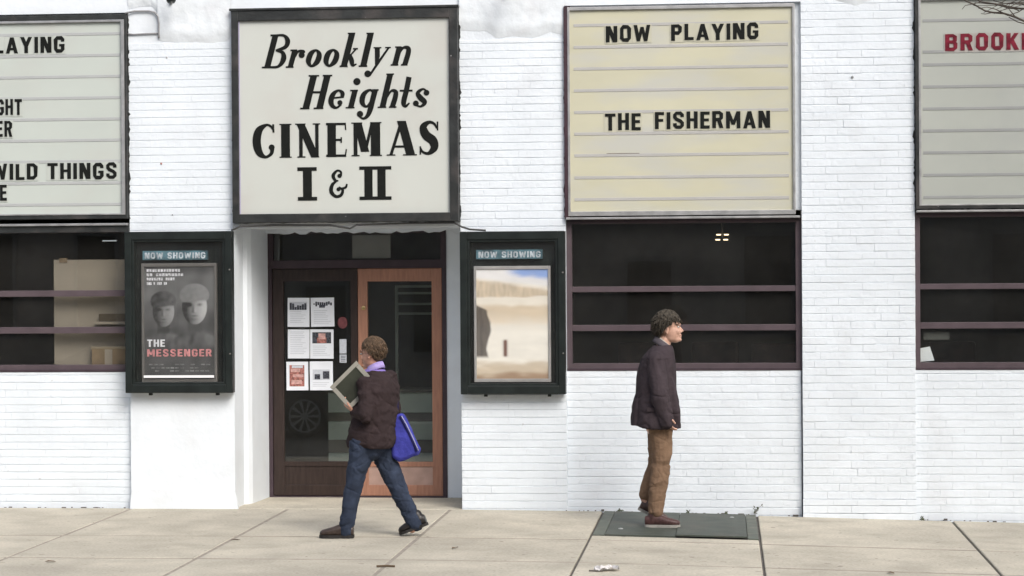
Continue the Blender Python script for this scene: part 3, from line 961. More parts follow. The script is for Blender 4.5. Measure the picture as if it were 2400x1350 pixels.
cL = poster_case('black poster case left of the doors holding the dark grey poster', -3.425, -2.462, 1.030, 2.455, -3.283, -2.607, 1.125, 2.175, -3.27, -2.69, 2.205, 2.285, POSTFR)
box('light_strip', -3.262, -2.632, -.112, -.098, 1.165, 1.186, mat('white_strip', (.85, .85, .85), .3), cL)
cR = poster_case('black poster case right of the doors holding the sandy landscape poster', -0.443, 0.474, 1.015, 2.432, -.326, .344, 1.12, 2.13, -.303, .275, 2.192, 2.272, POSTFW)



def print_sheet(name, x0, x1, z0, z1, y, nx, nz, fn, parent, mname):
    """flat printed sheet whose picture is a colour attribute; fn(u, v) gives the ink colour"""
    m = bpy.data.materials.new(mname)
    m.use_nodes = True
    at = m.node_tree.nodes.new('ShaderNodeVertexColor')
    at.layer_name = 'ink'
    bs = m.node_tree.nodes['Principled BSDF']
    bs.inputs['Roughness'].default_value = .55
    m.node_tree.links.new(at.outputs[0], bs.inputs['Base Color'])
    vs, fs, cs = [], [], []
    for i in range(nx):
        for j in range(nz):
            u, v = i / (nx - 1), j / (nz - 1)
            vs.append((x0 + (x1 - x0) * u, y, z0 + (z1 - z0) * v))
            cs.append(fn(u, v))
    for i in range(nx - 1):
        for j in range(nz - 1):
            fs.append((i * nz + j, (i + 1) * nz + j, (i + 1) * nz + j + 1, i * nz + j + 1))
    k = len(vs)
    vs += [(x0, y + .003, z0), (x1, y + .003, z0), (x1, y + .003, z1), (x0, y + .003, z1)]
    fs.append((k + 3, k + 2, k + 1, k))
    cs += [(.5, .5, .5)] * 4
    o = mesh_obj(name, vs, fs, m, parent)
    ca = o.data.color_attributes.new('ink', 'FLOAT_COLOR', 'POINT')
    for q, c in enumerate(cs):
        ca.data[q].color = (*c, 1)
    return o


def sm(a, b, x):
    t = max(0.0, min(1.0, (x - a) / (b - a)))
    return t * t * (3 - 2 * t)


def two_heads(u, v):
    """two anonymous capped heads in soft grey tones"""
    X, Z = u * .634, v * .996
    g = .060 + .03 * noise.noise((X * 9, Z * 9, 1)) + .05 * sm(.35, .75, v) * (1 - sm(.9, 1, v))
    for (cx, cz, w, lit, cap) in ((.175, .60, .098, .62, .03), (.455, .64, .112, 1.0, .15)):
        dx, dz = (X - cx) / w, (Z - cz) / (w * 1.42)
        # shoulders
        sh_ = sm(2.1, 1.5, abs(dx) + .9 * sm(-.9, -1.5, dz) * 0) * sm(-1.0 - .35 * abs(dx), -1.25 - .35 * abs(dx), dz) * sm(.24, .34, v)
        g = g * (1 - sh_) + sh_ * (.075 + .05 * noise.noise((X * 22, Z * 14, 3)) + .05 * sm(.2, 1.2, dx))
        r2 = dx * dx + dz * dz
        neck = sm(.62, .5, abs(dx)) * sm(-.55, -.7, dz) * sm(-1.5, -1.3, dz)
        g = g * (1 - neck) + neck * .06 * lit
        f = sm(1.06, .94, r2)
        if f > 0:
            nx_ = dx * .9
            lam = max(0, .25 + .75 * nx_ + .25 * math.sqrt(max(0, 1 - min(1, r2))))
            nose = math.exp(-((dx - .06) / .10) ** 2) * sm(.25, -.25, dz) * sm(-.36, -.26, dz)
            nsh = math.exp(-((dx + .10) / .12) ** 2) * sm(.25, -.2, dz) * sm(-.40, -.28, dz)
            eyes = sum(math.exp(-((dx - e) / .20) ** 2 - ((dz - .10) / .085) ** 2) for e in (-.38, .42))
            mouth = math.exp(-((dx - .03) / .26) ** 2 - ((dz + .52) / .045) ** 2)
            chin = math.exp(-((dx) / .4) ** 2 - ((dz + .70) / .08) ** 2)
            c = .025 + .40 * lit * lam + .09 * nose * lit - .10 * nsh * lit - .20 * eyes * lit - .12 * mouth * lit + .02 * noise.noise((X * 40, Z * 40, 7)) - .06 * chin * lit
            c *= .45 + .55 * sm(.55, .15, dz)
            g = g * (1 - f) + f * max(.02, c)
        top = .30 + .06 * math.sin(dx * 2)
        cp_ = sm(1.22, 1.08, dx * dx * .82 + ((dz - .62) / .62) ** 2) * sm(top - .04, top + .04, dz)
        g = g * (1 - cp_) + cp_ * (cap + .05 * sm(-1, 1, dx) + .03 * noise.noise((X * 25, Z * 25, 9)))
    g = max(.018, min(.6, g))
    return (g, g * 1.02, g * 1.02)


def desert(u, v):
    """bare sandy plain, a pale bluff and a corner of blue sky"""
    n1 = noise.noise((u * 3, v * 14, 0)) + .5 * noise.noise((u * 7, v * 30, 2))
    n2 = noise.noise((u * 22, v * 9, 5))
    sand, pale, brown = Vector((.70, .57, .40)), Vector((.95, .92, .83)), Vector((.42, .29, .19))
    c = pale.copy()
    c = c.lerp(sand, sm(.42, .62, v + .04 * n1) * .85)
    c = c.lerp(pale, sm(.64, .70, v + .03 * n1) * .75)
    bl = sm(.735, .76, v + .02 * n1) * sm(.93 - .10 * u, .885 - .10 * u, v + .015 * n1)
    c = c.lerp(sand * (.86 + .28 * n2), bl * .8)
    c = c.lerp(Vector((.90, .90, .90)), sm(.90 - .08 * u, .94 - .08 * u, v) * .9)
    c = c.lerp(Vector((.30, .44, .80)), sm(.885, .97, v + .10 * (u - .72) + .03 * n1) * sm(.35, .62, u))
    c = c.lerp(sand * .9, sm(.20, .10, v + .04 * n1) * .8)
    c = c.lerp(brown, sm(.07, .0, v + .03 * n1 - .03 * u))
    c *= 1 + .08 * n1
    rk = sm(.19 + .03 * math.sin(v * 17) + .02 * noise.noise((v * 20, 1, 1)), .15 + .03 * math.sin(v * 17), u) * sm(.18, .22, v) * sm(.685 - .3 * u, .66 - .3 * u, v)
    c = c.lerp(Vector((.085, .07, .06)) * (1 + .5 * n2), rk * .93)
    ca_ = math.exp(-((u - .40) / .028) ** 2) * sm(.19, .22, v) * sm(.37, .34, v)
    c = c.lerp(Vector((.20, .10, .075)), min(1, ca_ * 1.2))
    return tuple(max(.01, min(.82, k * .82)) for k in c)


PG1 = mat('poster_grey_mid', (0.15, 0.155, 0.155), 0.6, 0.55, 14)
PG2 = mat('poster_grey_light', (0.25, 0.258, 0.258), 0.6, 0.55, 18)
PG3 = mat('poster_near_black', (0.034, 0.035, 0.036), 0.6, 0.5, 18)
PG4 = mat('poster_white_type', (0.52, 0.53, 0.55), 0.6, 0.6, 45)
PRED = mat('poster_red_type', (0.52, 0.23, 0.23), 0.6, 0.3, 30)
pL = thing('film_poster', (-2.945, -.05, 1.16), 'dark grey film poster titled THE MESSENGER with two shadowy heads', 'poster')
YP = -.084
print_sheet('poster_sheet', -3.262, -2.628, 1.152, 2.148, YP, 96, 140, two_heads, pL, 'poster_two_heads')


def ell(cx, cz, a, b, n=22, rot=0.0, z0=-1e9):
    q = []
    for i in range(n):
        u, w = a * cos(2 * pi * i / n), b * sin(2 * pi * i / n)
        q.append((cx + u * cos(rot) - w * sin(rot), max(z0, cz + u * sin(rot) + w * cos(rot))))
    return q


def flat(poly, lev, m, parent, name='print_shape', y=YP):
    return MB().prism(poly, y - .0006 * lev, y - .0006 * lev + .0005).build(name, m, parent)


for i, (a, b, z) in enumerate(((-3.235, -2.93, 2.10), (-3.235, -2.90, 2.062), (-3.235, -2.98, 2.024), (-3.235, -3.05, 1.985), (-3.22, -2.66, 1.275), (-3.2, -2.68, 1.245), (-3.21, -2.67, 1.218))):
    n_ = 12
    for j in range(n_):
        if random.random() < .8:
            xa = a + (b - a) * j / n_
            flat([(xa, z), (xa + (b - a) / n_ * .8, z), (xa + (b - a) / n_ * .8, z + (.024 if z > 1.9 else .012)), (xa, z + (.024 if z > 1.9 else .012))], 5, PG4 if z > 1.9 else PG1, pL, 'print_line')
text_line('THE', -3.235, -3.075, 1.438, .064, YP - .003, WHITEP, pL, name='title_letter', depth=.0008)
text_line('MESSENGER', -3.235, -2.655, 1.352, .064, YP - .003, PRED, pL, name='title_letter', depth=.0008, gap=16)

pR = thing('film_poster', (0.01, -.05, 1.15), 'sandy desert poster with a strip of blue sky right of the doors', 'poster')


print_sheet('poster_sheet', -.305, .323, 1.147, 2.103, YP, 110, 150, desert, pR, 'poster_desert')

# ------------------------------------------------------------------ notices taped in the left door glass
NY = 1.004


def notice(label, x0, x1, z0, z1, kind, seed):
    s = thing('notice_sheet', ((x0 + x1) / 2, NY, z0), label, 'notice', 'notices taped to the left door')
    rnd = random.Random(seed)
    a = rnd.uniform(-.012, .012)
    w, h = x1 - x0, z1 - z0
    p = MB().prism([(x0, z0), (x1, z0 + a * w), (x1 - a * h, z1 + a * w), (x0 - a * h, z1)], NY, NY + .001).build('sheet', PAPER, s)

    def pr(u0, u1, v0, v1, m, lev=1, nm='print_block'):
        MB().prism([(x0 + w * u0, z0 + h * v0), (x0 + w * u1, z0 + h * v0), (x0 + w * u1, z0 + h * v1), (x0 + w * u0, z0 + h * v1)], NY - .0006 * lev, NY - .0006 * lev + .0004).build(nm, m, s)
    if kind == 'pic_top':
        pr(.1, .9, .60, .86, PAPERG)
        for i in range(7):
            u = .1 + i * .112
            pr(u, u + .10, .58, .62 + rnd.random() * .24, PRINTK, 2, 'print_figure')
    if kind == 'title':
        for i in range(9):
            u = .1 + i * .09
            pr(u, u + .075, .74 + rnd.uniform(-.04, .03), .84 + rnd.uniform(-.04, .04), PRINTK, 2, 'print_figure')
        pr(.35, .6, .66, .76, PRINTK, 3)
    if kind == 'red_pic':
        pr(.1, .9, .52, .90, PRINTK)
        pr(.3, .7, .53, .72, PRINTR, 2)
        pr(.36, .66, .66, .86, PINK, 3)
    if kind == 'red_full':
        pr(.14, .82, .14, .88, PRINTR)
        pr(.22, .7, .22, .36, PINK, 2)
        pr(.3, .78, .46, .56, PINK, 2)
        pr(.2, .62, .64, .76, PINK, 2)
        pr(.25, .75, .78, .87, PAPERG, 2)
    if kind == 'grey_pic':
        pr(.12, .86, .36, .72, PAPERG)
        pr(.2, .44, .38, .56, PRINTK, 2)
        pr(.56, .84, .40, .66, PRINTK, 2)
    n0 = {'pic_top': .52, 'title': .55, 'text': .9, 'red_pic': .42, 'red_full': 0, 'grey_pic': .26}[kind]
    z = n0
    while z > .1:
        pr(.12, .12 + rnd.uniform(.5, .76), z, z + .018, PAPERG, 1, 'print_line')
        z -= .062
    return s


notice('white notice with a dark photo strip, top left of the six', -2.192, -1.987, 1.584, 1.854, 'pic_top', 1)
notice('white notice with a bold black heading, top right of the six', -1.971, -1.751, 1.583, 1.852, 'title', 2)
notice('white notice of plain text lines, middle left of the six', -2.192, -1.988, 1.291, 1.560, 'text', 3)
notice('white notice with a small red and black picture, middle right of the six', -1.982, -1.762, 1.288, 1.560, 'red_pic', 4)
notice('white notice filled by a red and pink picture, bottom left of the six', -2.206, -2.000, .994, 1.260, 'red_full', 5)
notice('white notice with a grey street picture, bottom right of the six', -1.985, -1.768, .994, 1.262, 'grey_pic', 6)
o = thing('door_sticker', (-1.672, NY, 1.25), 'narrow pale sticker strip beside the six notices', 'sticker')
box('strip', -1.705, -1.640, NY - .001, NY, 1.335, 1.468, PAPERG, o)
box('strip', -1.705, -1.640, NY - .001, NY, 1.25, 1.325, PAPERG, o)
for i in range(4):
    box('print_line', -1.695, -1.65, NY - .002, NY - .0012, 1.262 + i * .015, 1.268 + i * .015, PRINTK, o)
st = MB().prism(ell(-1.675, 1.62, .045, .055), NY - .001, NY).build('round_sticker', mat('dull_red_sticker', (.16, .045, .05), .6, .4, 25), None)
tag(st, 'dull red round sticker above the narrow strip on the left door', 'sticker')
tp = box('paper_sheet', -1.580, -1.222, 1.012, 1.014, 2.215, 2.43, mat('grey_paper', (.16, .165, .155), .8, .05, 8))
tag(tp, 'grey square sheet hung in the transom glass over the doors', 'paper')

# ------------------------------------------------------------------ things inside, seen through the glass
bb = thing('partition_board', (-3.9, .5, 0), 'beige partition board standing behind the left window', 'board')
box('board', -4.165, -3.42, .20, .22, 0.9, 2.215, BEIGE, bb)
box('foot', -4.1, -4.05, .2, .5, -.02, .9, CARD, bb)
box('foot', -3.5, -3.45, .2, .5, -.02, .9, CARD, bb)
box('clip', -4.11, -4.04, .19, .199, 2.19, 2.23, CARD, bb)
cb = thing('cardboard_box', (-3.7, .4, 1.26), 'brown cardboard box on the ledge behind the left window', 'box')
box('carton', -3.80, -3.43, .125, .185, 1.262, 1.415, CARD, cb, .004)
box('flap', -3.805, -3.43, .122, .19, 1.416, 1.432, mat('card_light', (.25, .20, .145), .8, .1, 8), cb)
box('tape', -3.68, -3.61, .1225, .1245, 1.27, 1.41, BEIGE, cb)
db = box('dark_carton', -3.735, -3.43, .135, .19, 1.66, 1.728, mat('dark_card', (.06, .045, .03), .8, .2, 9), None, .004)
tag(db, 'small dark carton on a shelf behind the left window', 'box')
sh = box('shelf_board', -3.78, -3.415, .13, .199, 1.632, 1.658, BEIGE, None, .003)
tag(sh, 'beige shelf board fixed behind the left window', 'shelf')
ct = thing('reflection_bands', (-1.6, 1.9, -0.02), 'pale and dark bands added for the reflections low in the door glass', 'reflection')  # banded block added in place of reflections on the door glass
for (a, b, m_) in ((.0, .16, DARKIN), (.17, .345, PALEG), (.35, .48, DARKIN), (.485, .67, PALEG), (.675, .76, DARKIN), (.765, .97, PALEG)):
    box('band', -1.95, -.7, 1.75 + (.012 if m_ is DARKIN else 0), 2.1, a * .93 + .03, b * .93 + .03, m_, ct)
box('band_cap', -1.98, -.65, 1.72, 2.12, .935, .965, DARKIN, ct, .004)
rk = thing('leaflet_rack', (-1.17, 2.2, -.02), 'pale leaflet rack of three shelves seen through the right door', 'rack')
for zz in (1.67, 1.765, 1.87, 1.935):
    box('shelf', -1.352, -.94, 2.15, 2.25, zz, zz + .022, PALEG, rk)
box('post', -1.362, -1.335, 2.2, 2.25, -.02, 1.955, PALEG, rk)
box('post', -.96, -.935, 2.2, 2.25, -.02, 1.955, PALEG, rk)
pw = MB().prism([(3.522, 1.279), (3.65, 1.289), (3.612, 1.411), (3.515, 1.393)], .118, .119).build('paper_note', PAPER, None)
tag(pw, 'small white note leaning in the lower corner of the right window', 'paper')
pw = box('grey_card', 3.56, 3.78, .14, .143, 1.47, 1.535, mat('grey_card', (.10, .105, .10), .8))
tag(pw, 'grey card strip inside the right window above the white note', 'card')
lf = thing('ceiling_lamp', (1.83, 2.0, 2.37), 'four small warm lamps glowing behind the upper middle pane', 'lamp')
WARM = mat('warm_bulb', (1.0, .78, .50), .5, emit=2.2)
for (x, z) in ((1.795, 2.424), (1.868, 2.424), (1.787, 2.376), (1.862, 2.376)):
    MB().box(x - .022, x + .022, 1.98, 2.02, z - .006, z + .006, .003).build('bulb', WARM, lf)
MB().tube([(1.83, 2.03, 2.40), (1.83, 2.03, 2.75)], .008, 6).build('fitting', CABLE, lf)
l2 = box('strip_lamp', -4.0, -3.87, 1.2, 1.22, 2.395, 2.405, mat('cool_tube', (.9, .95, 1.0), .5, emit=.35))
tag(l2, 'short white strip lamp glinting behind the upper left window pane', 'lamp')

# cinema seats seen dimly inside
for i, (x, y) in enumerate(((1.0, 3.2), (1.75, 3.2), (2.35, 2.6), (4.1, 3.0))):
    c = thing('lobby_chair', (x, y, -.02), ['dim red lobby chair at the left behind the middle window', 'dim red lobby chair in the middle behind the middle window',
                                          'dim red lobby chair nearest the glass behind the middle window', 'dim red lobby chair behind the right window'][i], 'chair', 'lobby chairs behind the glass')
    RC = mat('dark_red_chair', (.06, .030, .026), .8, .5, 6)
    box('seat', x - .24, x + .24, y - .22, y + .22, .40, .48, RC, c, .03)
    box('backrest', x - .24, x + .24, y + .16, y + .24, .62, 1.36, RC, c, .035)
    for (u, v) in ((-.2, -.18), (.2, -.18), (-.2, .2), (.2, .2)):
        box('leg', x + u - .015, x + u + .015, y + v - .015, y + v + .015, -.02, .62 if v > 0 else .40, DARKIN, c)

# ------------------------------------------------------------------ cables, lamps, hatch, litter
b = MB().tube([(-3.43, -.03, 4.395), (-3.35, -.012, 4.415), (-3.22, -.012, 4.414), (-3.16, -.014, 4.40), (-3.135, -.016, 4.36), (-3.127, -.016, 4.30), (-3.128, -.014, 4.22), (-3.13, -.01, 4.17)], .0085, 8)
tag(b.build('wall_cable', CABLEW, None, True), 'thin painted cable bending down from the top corner of the left board', 'cable')
b = MB().tube([(-3.41, -.008, 4.213), (-3.36, -.006, 4.209), (-3.25, -.007, 4.213), (-3.135, -.006, 4.215)], .007, 8)
tag(b.build('wall_cable', CABLEW, None, True), 'short level painted cable below the bent one at top left', 'cable')
b = MB().tube([(-2.47, -.09, 2.46), (-2.40, -.06, 2.495), (-2.1, -.04, 2.505), (-1.6, -.045, 2.50), (-1.42, -.05, 2.47), (-1.36, -.05, 2.50), (-.9, -.045, 2.512), (-.5, -.05, 2.512),
                (-.43, -.07, 2.475), (-.36, -.075, 2.452), (-.22, -.07, 2.442)], .009, 8)
tag(b.build('sign_cable', CABLE, None, True), 'black cable running along the underside of the name sign', 'cable')


def lampfix(label, x):
    l_ = thing('wall_spotlight', (x, -.02, 4.62), label, 'lamp', 'spotlights above the frame edge')
    MB().lathe((x, -.02, 4.66), [(-.012, .05), (-.012, .06), (.02, .06)], 16).build('mount', CASEBLK, l_)
    MB().tube([(x, -.03, 4.66), (x, -.12, 4.69), (x, -.20, 4.66), (x, -.23, 4.60)], .012, 8).build('arm', CASEBLK, l_, True)
    MB().lathe((x + .005, -.235, 4.452), [(0, .030), (.02, .042), (.09, .05), (.13, .035), (.17, .014)], 16, 'z').build('shade', CASEBLK, l_, True)
    MB().lathe((x + .005, -.235, 4.446), [(0, .012), (.03, .026)], 12, 'z').build('bulb', STEEL, l_, True)
    MB().tube([(x - .05, -.06, 4.75), (x - .06, -.03, 4.55), (x - .048, -.03, 4.47)], .014, 8).build('conduit', CASEBLK, l_, True)


lampfix('dark wall spotlight peeping in at the top above the left pier', -2.965)
lampfix('dark wall spotlight peeping in at the top between name sign and yellow board', 0.01)

hx0, hx1, hy0, hy1 = 0.80, 2.105, -1.77, -0.02
ht = thing('cellar_hatch', (1.45, -.9, gz(1.45)), 'green grey steel cellar hatch set in the pavement under the standing man', 'hatch')


def gplate(x0, x1, y0, y1, dz0, dz1, name, m, lift=0.0):
    vs = []
    for dz in (dz0, dz1):
        vs += [(x0, y0, gz(x0) + dz + lift), (x1, y0, gz(x1) + dz + lift), (x1, y1, gz(x1) + dz), (x0, y1, gz(x0) + dz)]
    return MB().add(vs, [(0, 3, 2, 1), (4, 5, 6, 7), (0, 1, 5, 4), (1, 2, 6, 5), (2, 3, 7, 6), (3, 0, 4, 7)]).build(name, m, ht)


gplate(hx0, hx0 + .09, hy0, hy1, -.05, .006, 'hatch_frame', HATCHF)
gplate(hx1 - .085, hx1, hy0, hy1, -.05, .006, 'hatch_frame', HATCHF)
gplate(hx0 + .091, hx1 - .086, hy0, hy0 + .03, -.05, -.004, 'hatch_frame', mat('hatch_gap', (.02, .018, .016), .8))
gplate(hx0 + .095, 1.452, hy0 + .02, hy1, -.004, .008, 'hatch_leaf', HATCH)
gplate(1.457, hx1 - .090, hy0 + .02, hy1, -.004, .008, 'hatch_leaf', HATCH, 0.012)
for (x, y) in ((1.0, -1.35), (1.62, -1.68), (1.9, -.3)):
    MB().lathe((x, y, gz(x) + .006), [(0, .022), (.006, .02), (.009, .012)], 10, 'z').build('bolt', FLASH, ht)

# crumpled paper in the gutter of the flag joint
rnd = random.Random(11)
vs, fs = [], []
n = 12
for i in range(n):
    for j in range(n):
        u, v = i / (n - 1) - .5, j / (n - 1) - .5
        x = 1.02 + u * .17 + rnd.uniform(-.008, .008)
        y = -3.84 + v * .11 + .03 * sin(u * 7)
        z = gz(1.03) + .006 + .034 * max(0, noise.noise((u * 5 + 3, v * 5, 2.2)) + .35) + rnd.uniform(0, .006)
        vs.append((x, y, z))
for i in range(n - 1):
    for j in range(n - 1):
        fs.append((i * n + j, (i + 1) * n + j, (i + 1) * n + j + 1, i * n + j + 1))
o = mesh_obj('crumpled_paper', vs, fs, mat('litter_paper', (.58, .56, .55), .8, .2, 25))
tag(o, 'crumpled scrap of white paper lying on the pavement at the bottom edge', 'litter')
o = MB().tube([(.90, -3.90, gz(.9) + .006), (.95, -3.91, gz(.9) + .008), (1.0, -3.90, gz(.9) + .007)], .006, 6).build('twig_scrap', JOINT, None)
tag(o, 'thin dark twig lying beside the crumpled paper', 'litter')
o = MB().tube([(-.60, -3.86, .008), (-.53, -3.85, .010), (-.47, -3.855, .008)], .008, 6).build('twig_scrap', mat('brown_twig', (.10, .07, .045), .9), None)
tag(o, 'short brown stick on the pavement below the walking man', 'litter')
LEAF = mat('dead_leaf', (.14, .10, .065), .9, .3, 20)
for i, (x, y, lb) in enumerate(((-1.95, -2.35, 'dead leaf on the pavement left of the walking man'), (-.18, -2.75, 'dead leaf on the pavement between the two men'), (3.0, -3.55, 'dead leaf on the pavement at the lower right'), (-3.0, -3.7, 'dead leaf on the pavement at the lower left'))):
    a = i * 1.1
    vs = []
    for (u, v, w) in ((-.04, 0, .002), (-.01, .018, .010), (.03, .012, .006), (.045, 0, .003), (.02, -.015, .012), (-.02, -.014, .008), (0, 0, .004)):
        vs.append((x + u * cos(a) - v * sin(a), y + u * sin(a) + v * cos(a), gz(x) + w + .003))
    o = mesh_obj('dead_leaf', vs, [(0, 6, 1), (1, 6, 2), (2, 6, 3), (3, 6, 4), (4, 6, 5), (5, 6, 0)], LEAF)
    tag(o, lb, 'leaf', 'dead leaves on the pavement')


def weed(label, x, y, h, n, seed):
    rnd = random.Random(seed)
    w = thing('weed', (x, y, gz(x)), label, 'weed', 'weeds along the foot of the wall')
    st_, lf_ = MB(), MB()
    for i in range(n):
        a = rnd.uniform(0, 2 * pi)
        l_ = h * rnd.uniform(.6, 1.1)
        sp = rnd.uniform(.3, .9) * l_
        p = [(x + cos(a) * sp * t * t, y - .01 - abs(sin(a)) * sp * .4 * t * t, gz(x) + l_ * t * (1 - .2 * t)) for t in (0, .35, .7, 1)]
        st_.tube(p, .0022, 5, .0008)
        for t in (1, 2, 3):
            c = Vector(p[t])
            d = rnd.uniform(.008, .016)
            b_ = rnd.uniform(0, 6)
            lf_.add([c, c + Vector((d * cos(b_), -.004, d * sin(b_))), c + Vector((1.8 * d * cos(b_ + .3), -.006, 1.8 * d * sin(b_ + .3))), c + Vector((d * cos(b_ + .7), -.002, d * sin(b_ + .7)))], [(0, 1, 2, 3)])
    st_.build('stem', mat('weed_stem', (.12, .11, .08), .8), w)
    lf_.build('leaves', mat('weed_leaf', (.07, .085, .04), .7, .3, 30), w)


weed('thin dry weed at the wall foot by the right corner of the hatch', 2.10, .03, .10, 6, 1)
weed('tiny dark weed at the wall foot left of the hatch', .93, .03, .018, 6, 2)
weed('tiny dark weed at the wall foot beside the right pier', 3.53, .03, .018, 6, 3)
weed('low dark tuft at the wall foot by the standing man', 1.52, .03, .022, 7, 4)
weed('low dark tuft at the wall foot between the man and the dry weed', 1.85, .03, .02, 7, 5)

# ------------------------------------------------------------------ people


def capsule(p0, p1, r0, r1, n=14, m=5):
    p0, p1 = Vector(p0), Vector(p1)
    ax = (p1 - p0)
    L = ax.length
    if L < 1e-6:
        ax = Vector((0, 0, 1))
    ax = ax.normalized()
    a = ax.cross(Vector((0.3, 0.9, 0.2))).normalized()
    b = ax.cross(a)
    rings = []
    for i in range(m + 1):
        t = pi / 2 * (1 - i / m)
        rings.append((p0 - ax * r0 * sin(t), r0 * cos(t)))
    for i in range(m + 1):
        t = pi / 2 * i / m
        rings.append((p1 + ax * r1 * sin(t), r1 * cos(t)))
    vs = []
    for c, r in rings:
        for j in range(n):
            vs.append(c + max(r, 1e-4) * (cos(2 * pi * j / n) * a + sin(2 * pi * j / n) * b))
    fs = []
    for i in range(len(rings) - 1):
        for j in range(n):
            j2 = (j + 1) % n
            fs.append((i * n + j, i * n + j2, (i + 1) * n + j2, (i + 1) * n + j))
    fs.append(tuple(reversed(range(n))))
    fs.append(tuple((len(rings) - 1) * n + j for j in range(n)))
    return vs, fs


def ellipsoid(c, rad, rot=None, n=20, m=12):
    c = Vector(c)
    vs = []
    for i in range(m + 1):
        t = pi * i / m
        for j in range(n):
            v = Vector((rad[0] * sin(t) * cos(2 * pi * j / n), rad[1] * sin(t) * sin(2 * pi * j / n), rad[2] * cos(t)))
            if i in (0, m):
                v += Vector((1e-4 * cos(2 * pi * j / n), 1e-4 * sin(2 * pi * j / n), 0))
            if rot:
                v = rot @ v
            vs.append(c + v)
    fs = [(i * n + j, (i + 1) * n + j, (i + 1) * n + (j + 1) % n, i * n + (j + 1) % n) for i in range(m) for j in range(n)]
    fs.append(tuple(range(n)))
    fs.append(tuple(reversed([m * n + j for j in range(n)])))
    return vs, fs


def loft(rings, n=32):
    """rings: (centre, fwd vec, side vec, a, b, exponent)"""
    vs = []
    for (c, f, s, a, b, e) in rings:
        for j in range(n):
            t = 2 * pi * j / n
            cu, su = cos(t), sin(t)
            vs.append(Vector(c) + Vector(f) * a * math.copysign(abs(cu) ** (2 / e), cu) + Vector(s) * b * math.copysign(abs(su) ** (2 / e), su))
    fs = []
    for i in range(len(rings) - 1):
        for j in range(n):
            j2 = (j + 1) % n
            fs.append((i * n + j, i * n + j2, (i + 1) * n + j2, (i + 1) * n + j))
    fs.append(tuple(reversed(range(n))))
    fs.append(tuple((len(rings) - 1) * n + j for j in range(n)))
    return vs, fs


def chain(pts):
    out = []
    for (p, r), (q, s) in zip(pts, pts[1:]):
        out.append(capsule(p, q, r, s))
    return out


def blob(name, prims, m, parent, voxel=0.007, smooth=6, fac=0.5, disp=None, origin=None):
    mb = MB()
    for vs, fs in prims:
        mb.add(vs, fs)
    me = bpy.data.meshes.new('tmp')
    me.from_pydata(mb.v, [], mb.f)
    bmx = bmesh.new()
    bmx.from_mesh(me)
    bmesh.ops.recalc_face_normals(bmx, faces=bmx.faces)
    bmx.to_mesh(me)
    bmx.free()
    t = bpy.data.objects.new('tmp', me)
    COL.objects.link(t)
    r = t.modifiers.new('r', 'REMESH')
    r.mode = 'VOXEL'
    r.voxel_size = voxel
    if smooth:
        sm = t.modifiers.new('s', 'SMOOTH')
        sm.iterations = smooth
        sm.factor = fac
    dg = bpy.context.evaluated_depsgraph_get()
    out = bpy.data.meshes.new_from_object(t.evaluated_get(dg))
    bpy.data.objects.remove(t)
    bpy.data.meshes.remove(me)
    out.name = name
    if disp:
        nrm = [v.normal.copy() for v in out.vertices]
        for v, nn in zip(out.vertices, nrm):
            v.co = v.co + nn * disp(v.co)
    org = Vector(origin) if origin is not None else sum((v.co for v in out.vertices), Vector()) / len(out.vertices)
    out.transform(Matrix.Translation(-org))
    out.materials.clear()
    return link(name, out, m, parent, org, True)


def hand(wrist, d, up, side, curl=0.5, scale=1.0, thumb=1):
    """prims of a hand: wrist point, pointing direction d, back-of-hand normal up, side = towards the thumb"""
    d, up, side = Vector(d).normalized(), Vector(up).normalized(), Vector(side).normalized()
    w = Vector(wrist)
    s = scale
    P = []
    for k in (-1, -.33, .33, 1):
        P.append(capsule(w + side * k * .018 * s, w + d * .085 * s + side * k * .030 * s, .017 * s, .0135 * s))
    for k, L in ((1, .072), (.36, .082), (-.32, .076), (-1, .06)):
        b = w + d * .085 * s + side * k * .030 * s
        ang = 0
        for seg, f in ((L * .42, .6), (L * .33, 1.0), (L * .25, .8)):
            ang += curl * f
            q = b + (d * cos(ang) - up * sin(ang)) * seg * s
            P.append(capsule(b, q, .0095 * s, .0085 * s, 10, 4))
            b = q
    b = w + d * .022 * s + side * .028 * s
    q = b + (d * .6 + side * .75 - up * .25).normalized() * .042 * s
    e = q + (d * .85 + side * .2 - up * .45).normalized() * .036 * s
    P.append(capsule(b, q, .0135 * s, .0105 * s, 10, 4))
    P.append(capsule(q, e, .0105 * s, .009 * s, 10, 4))
    return P


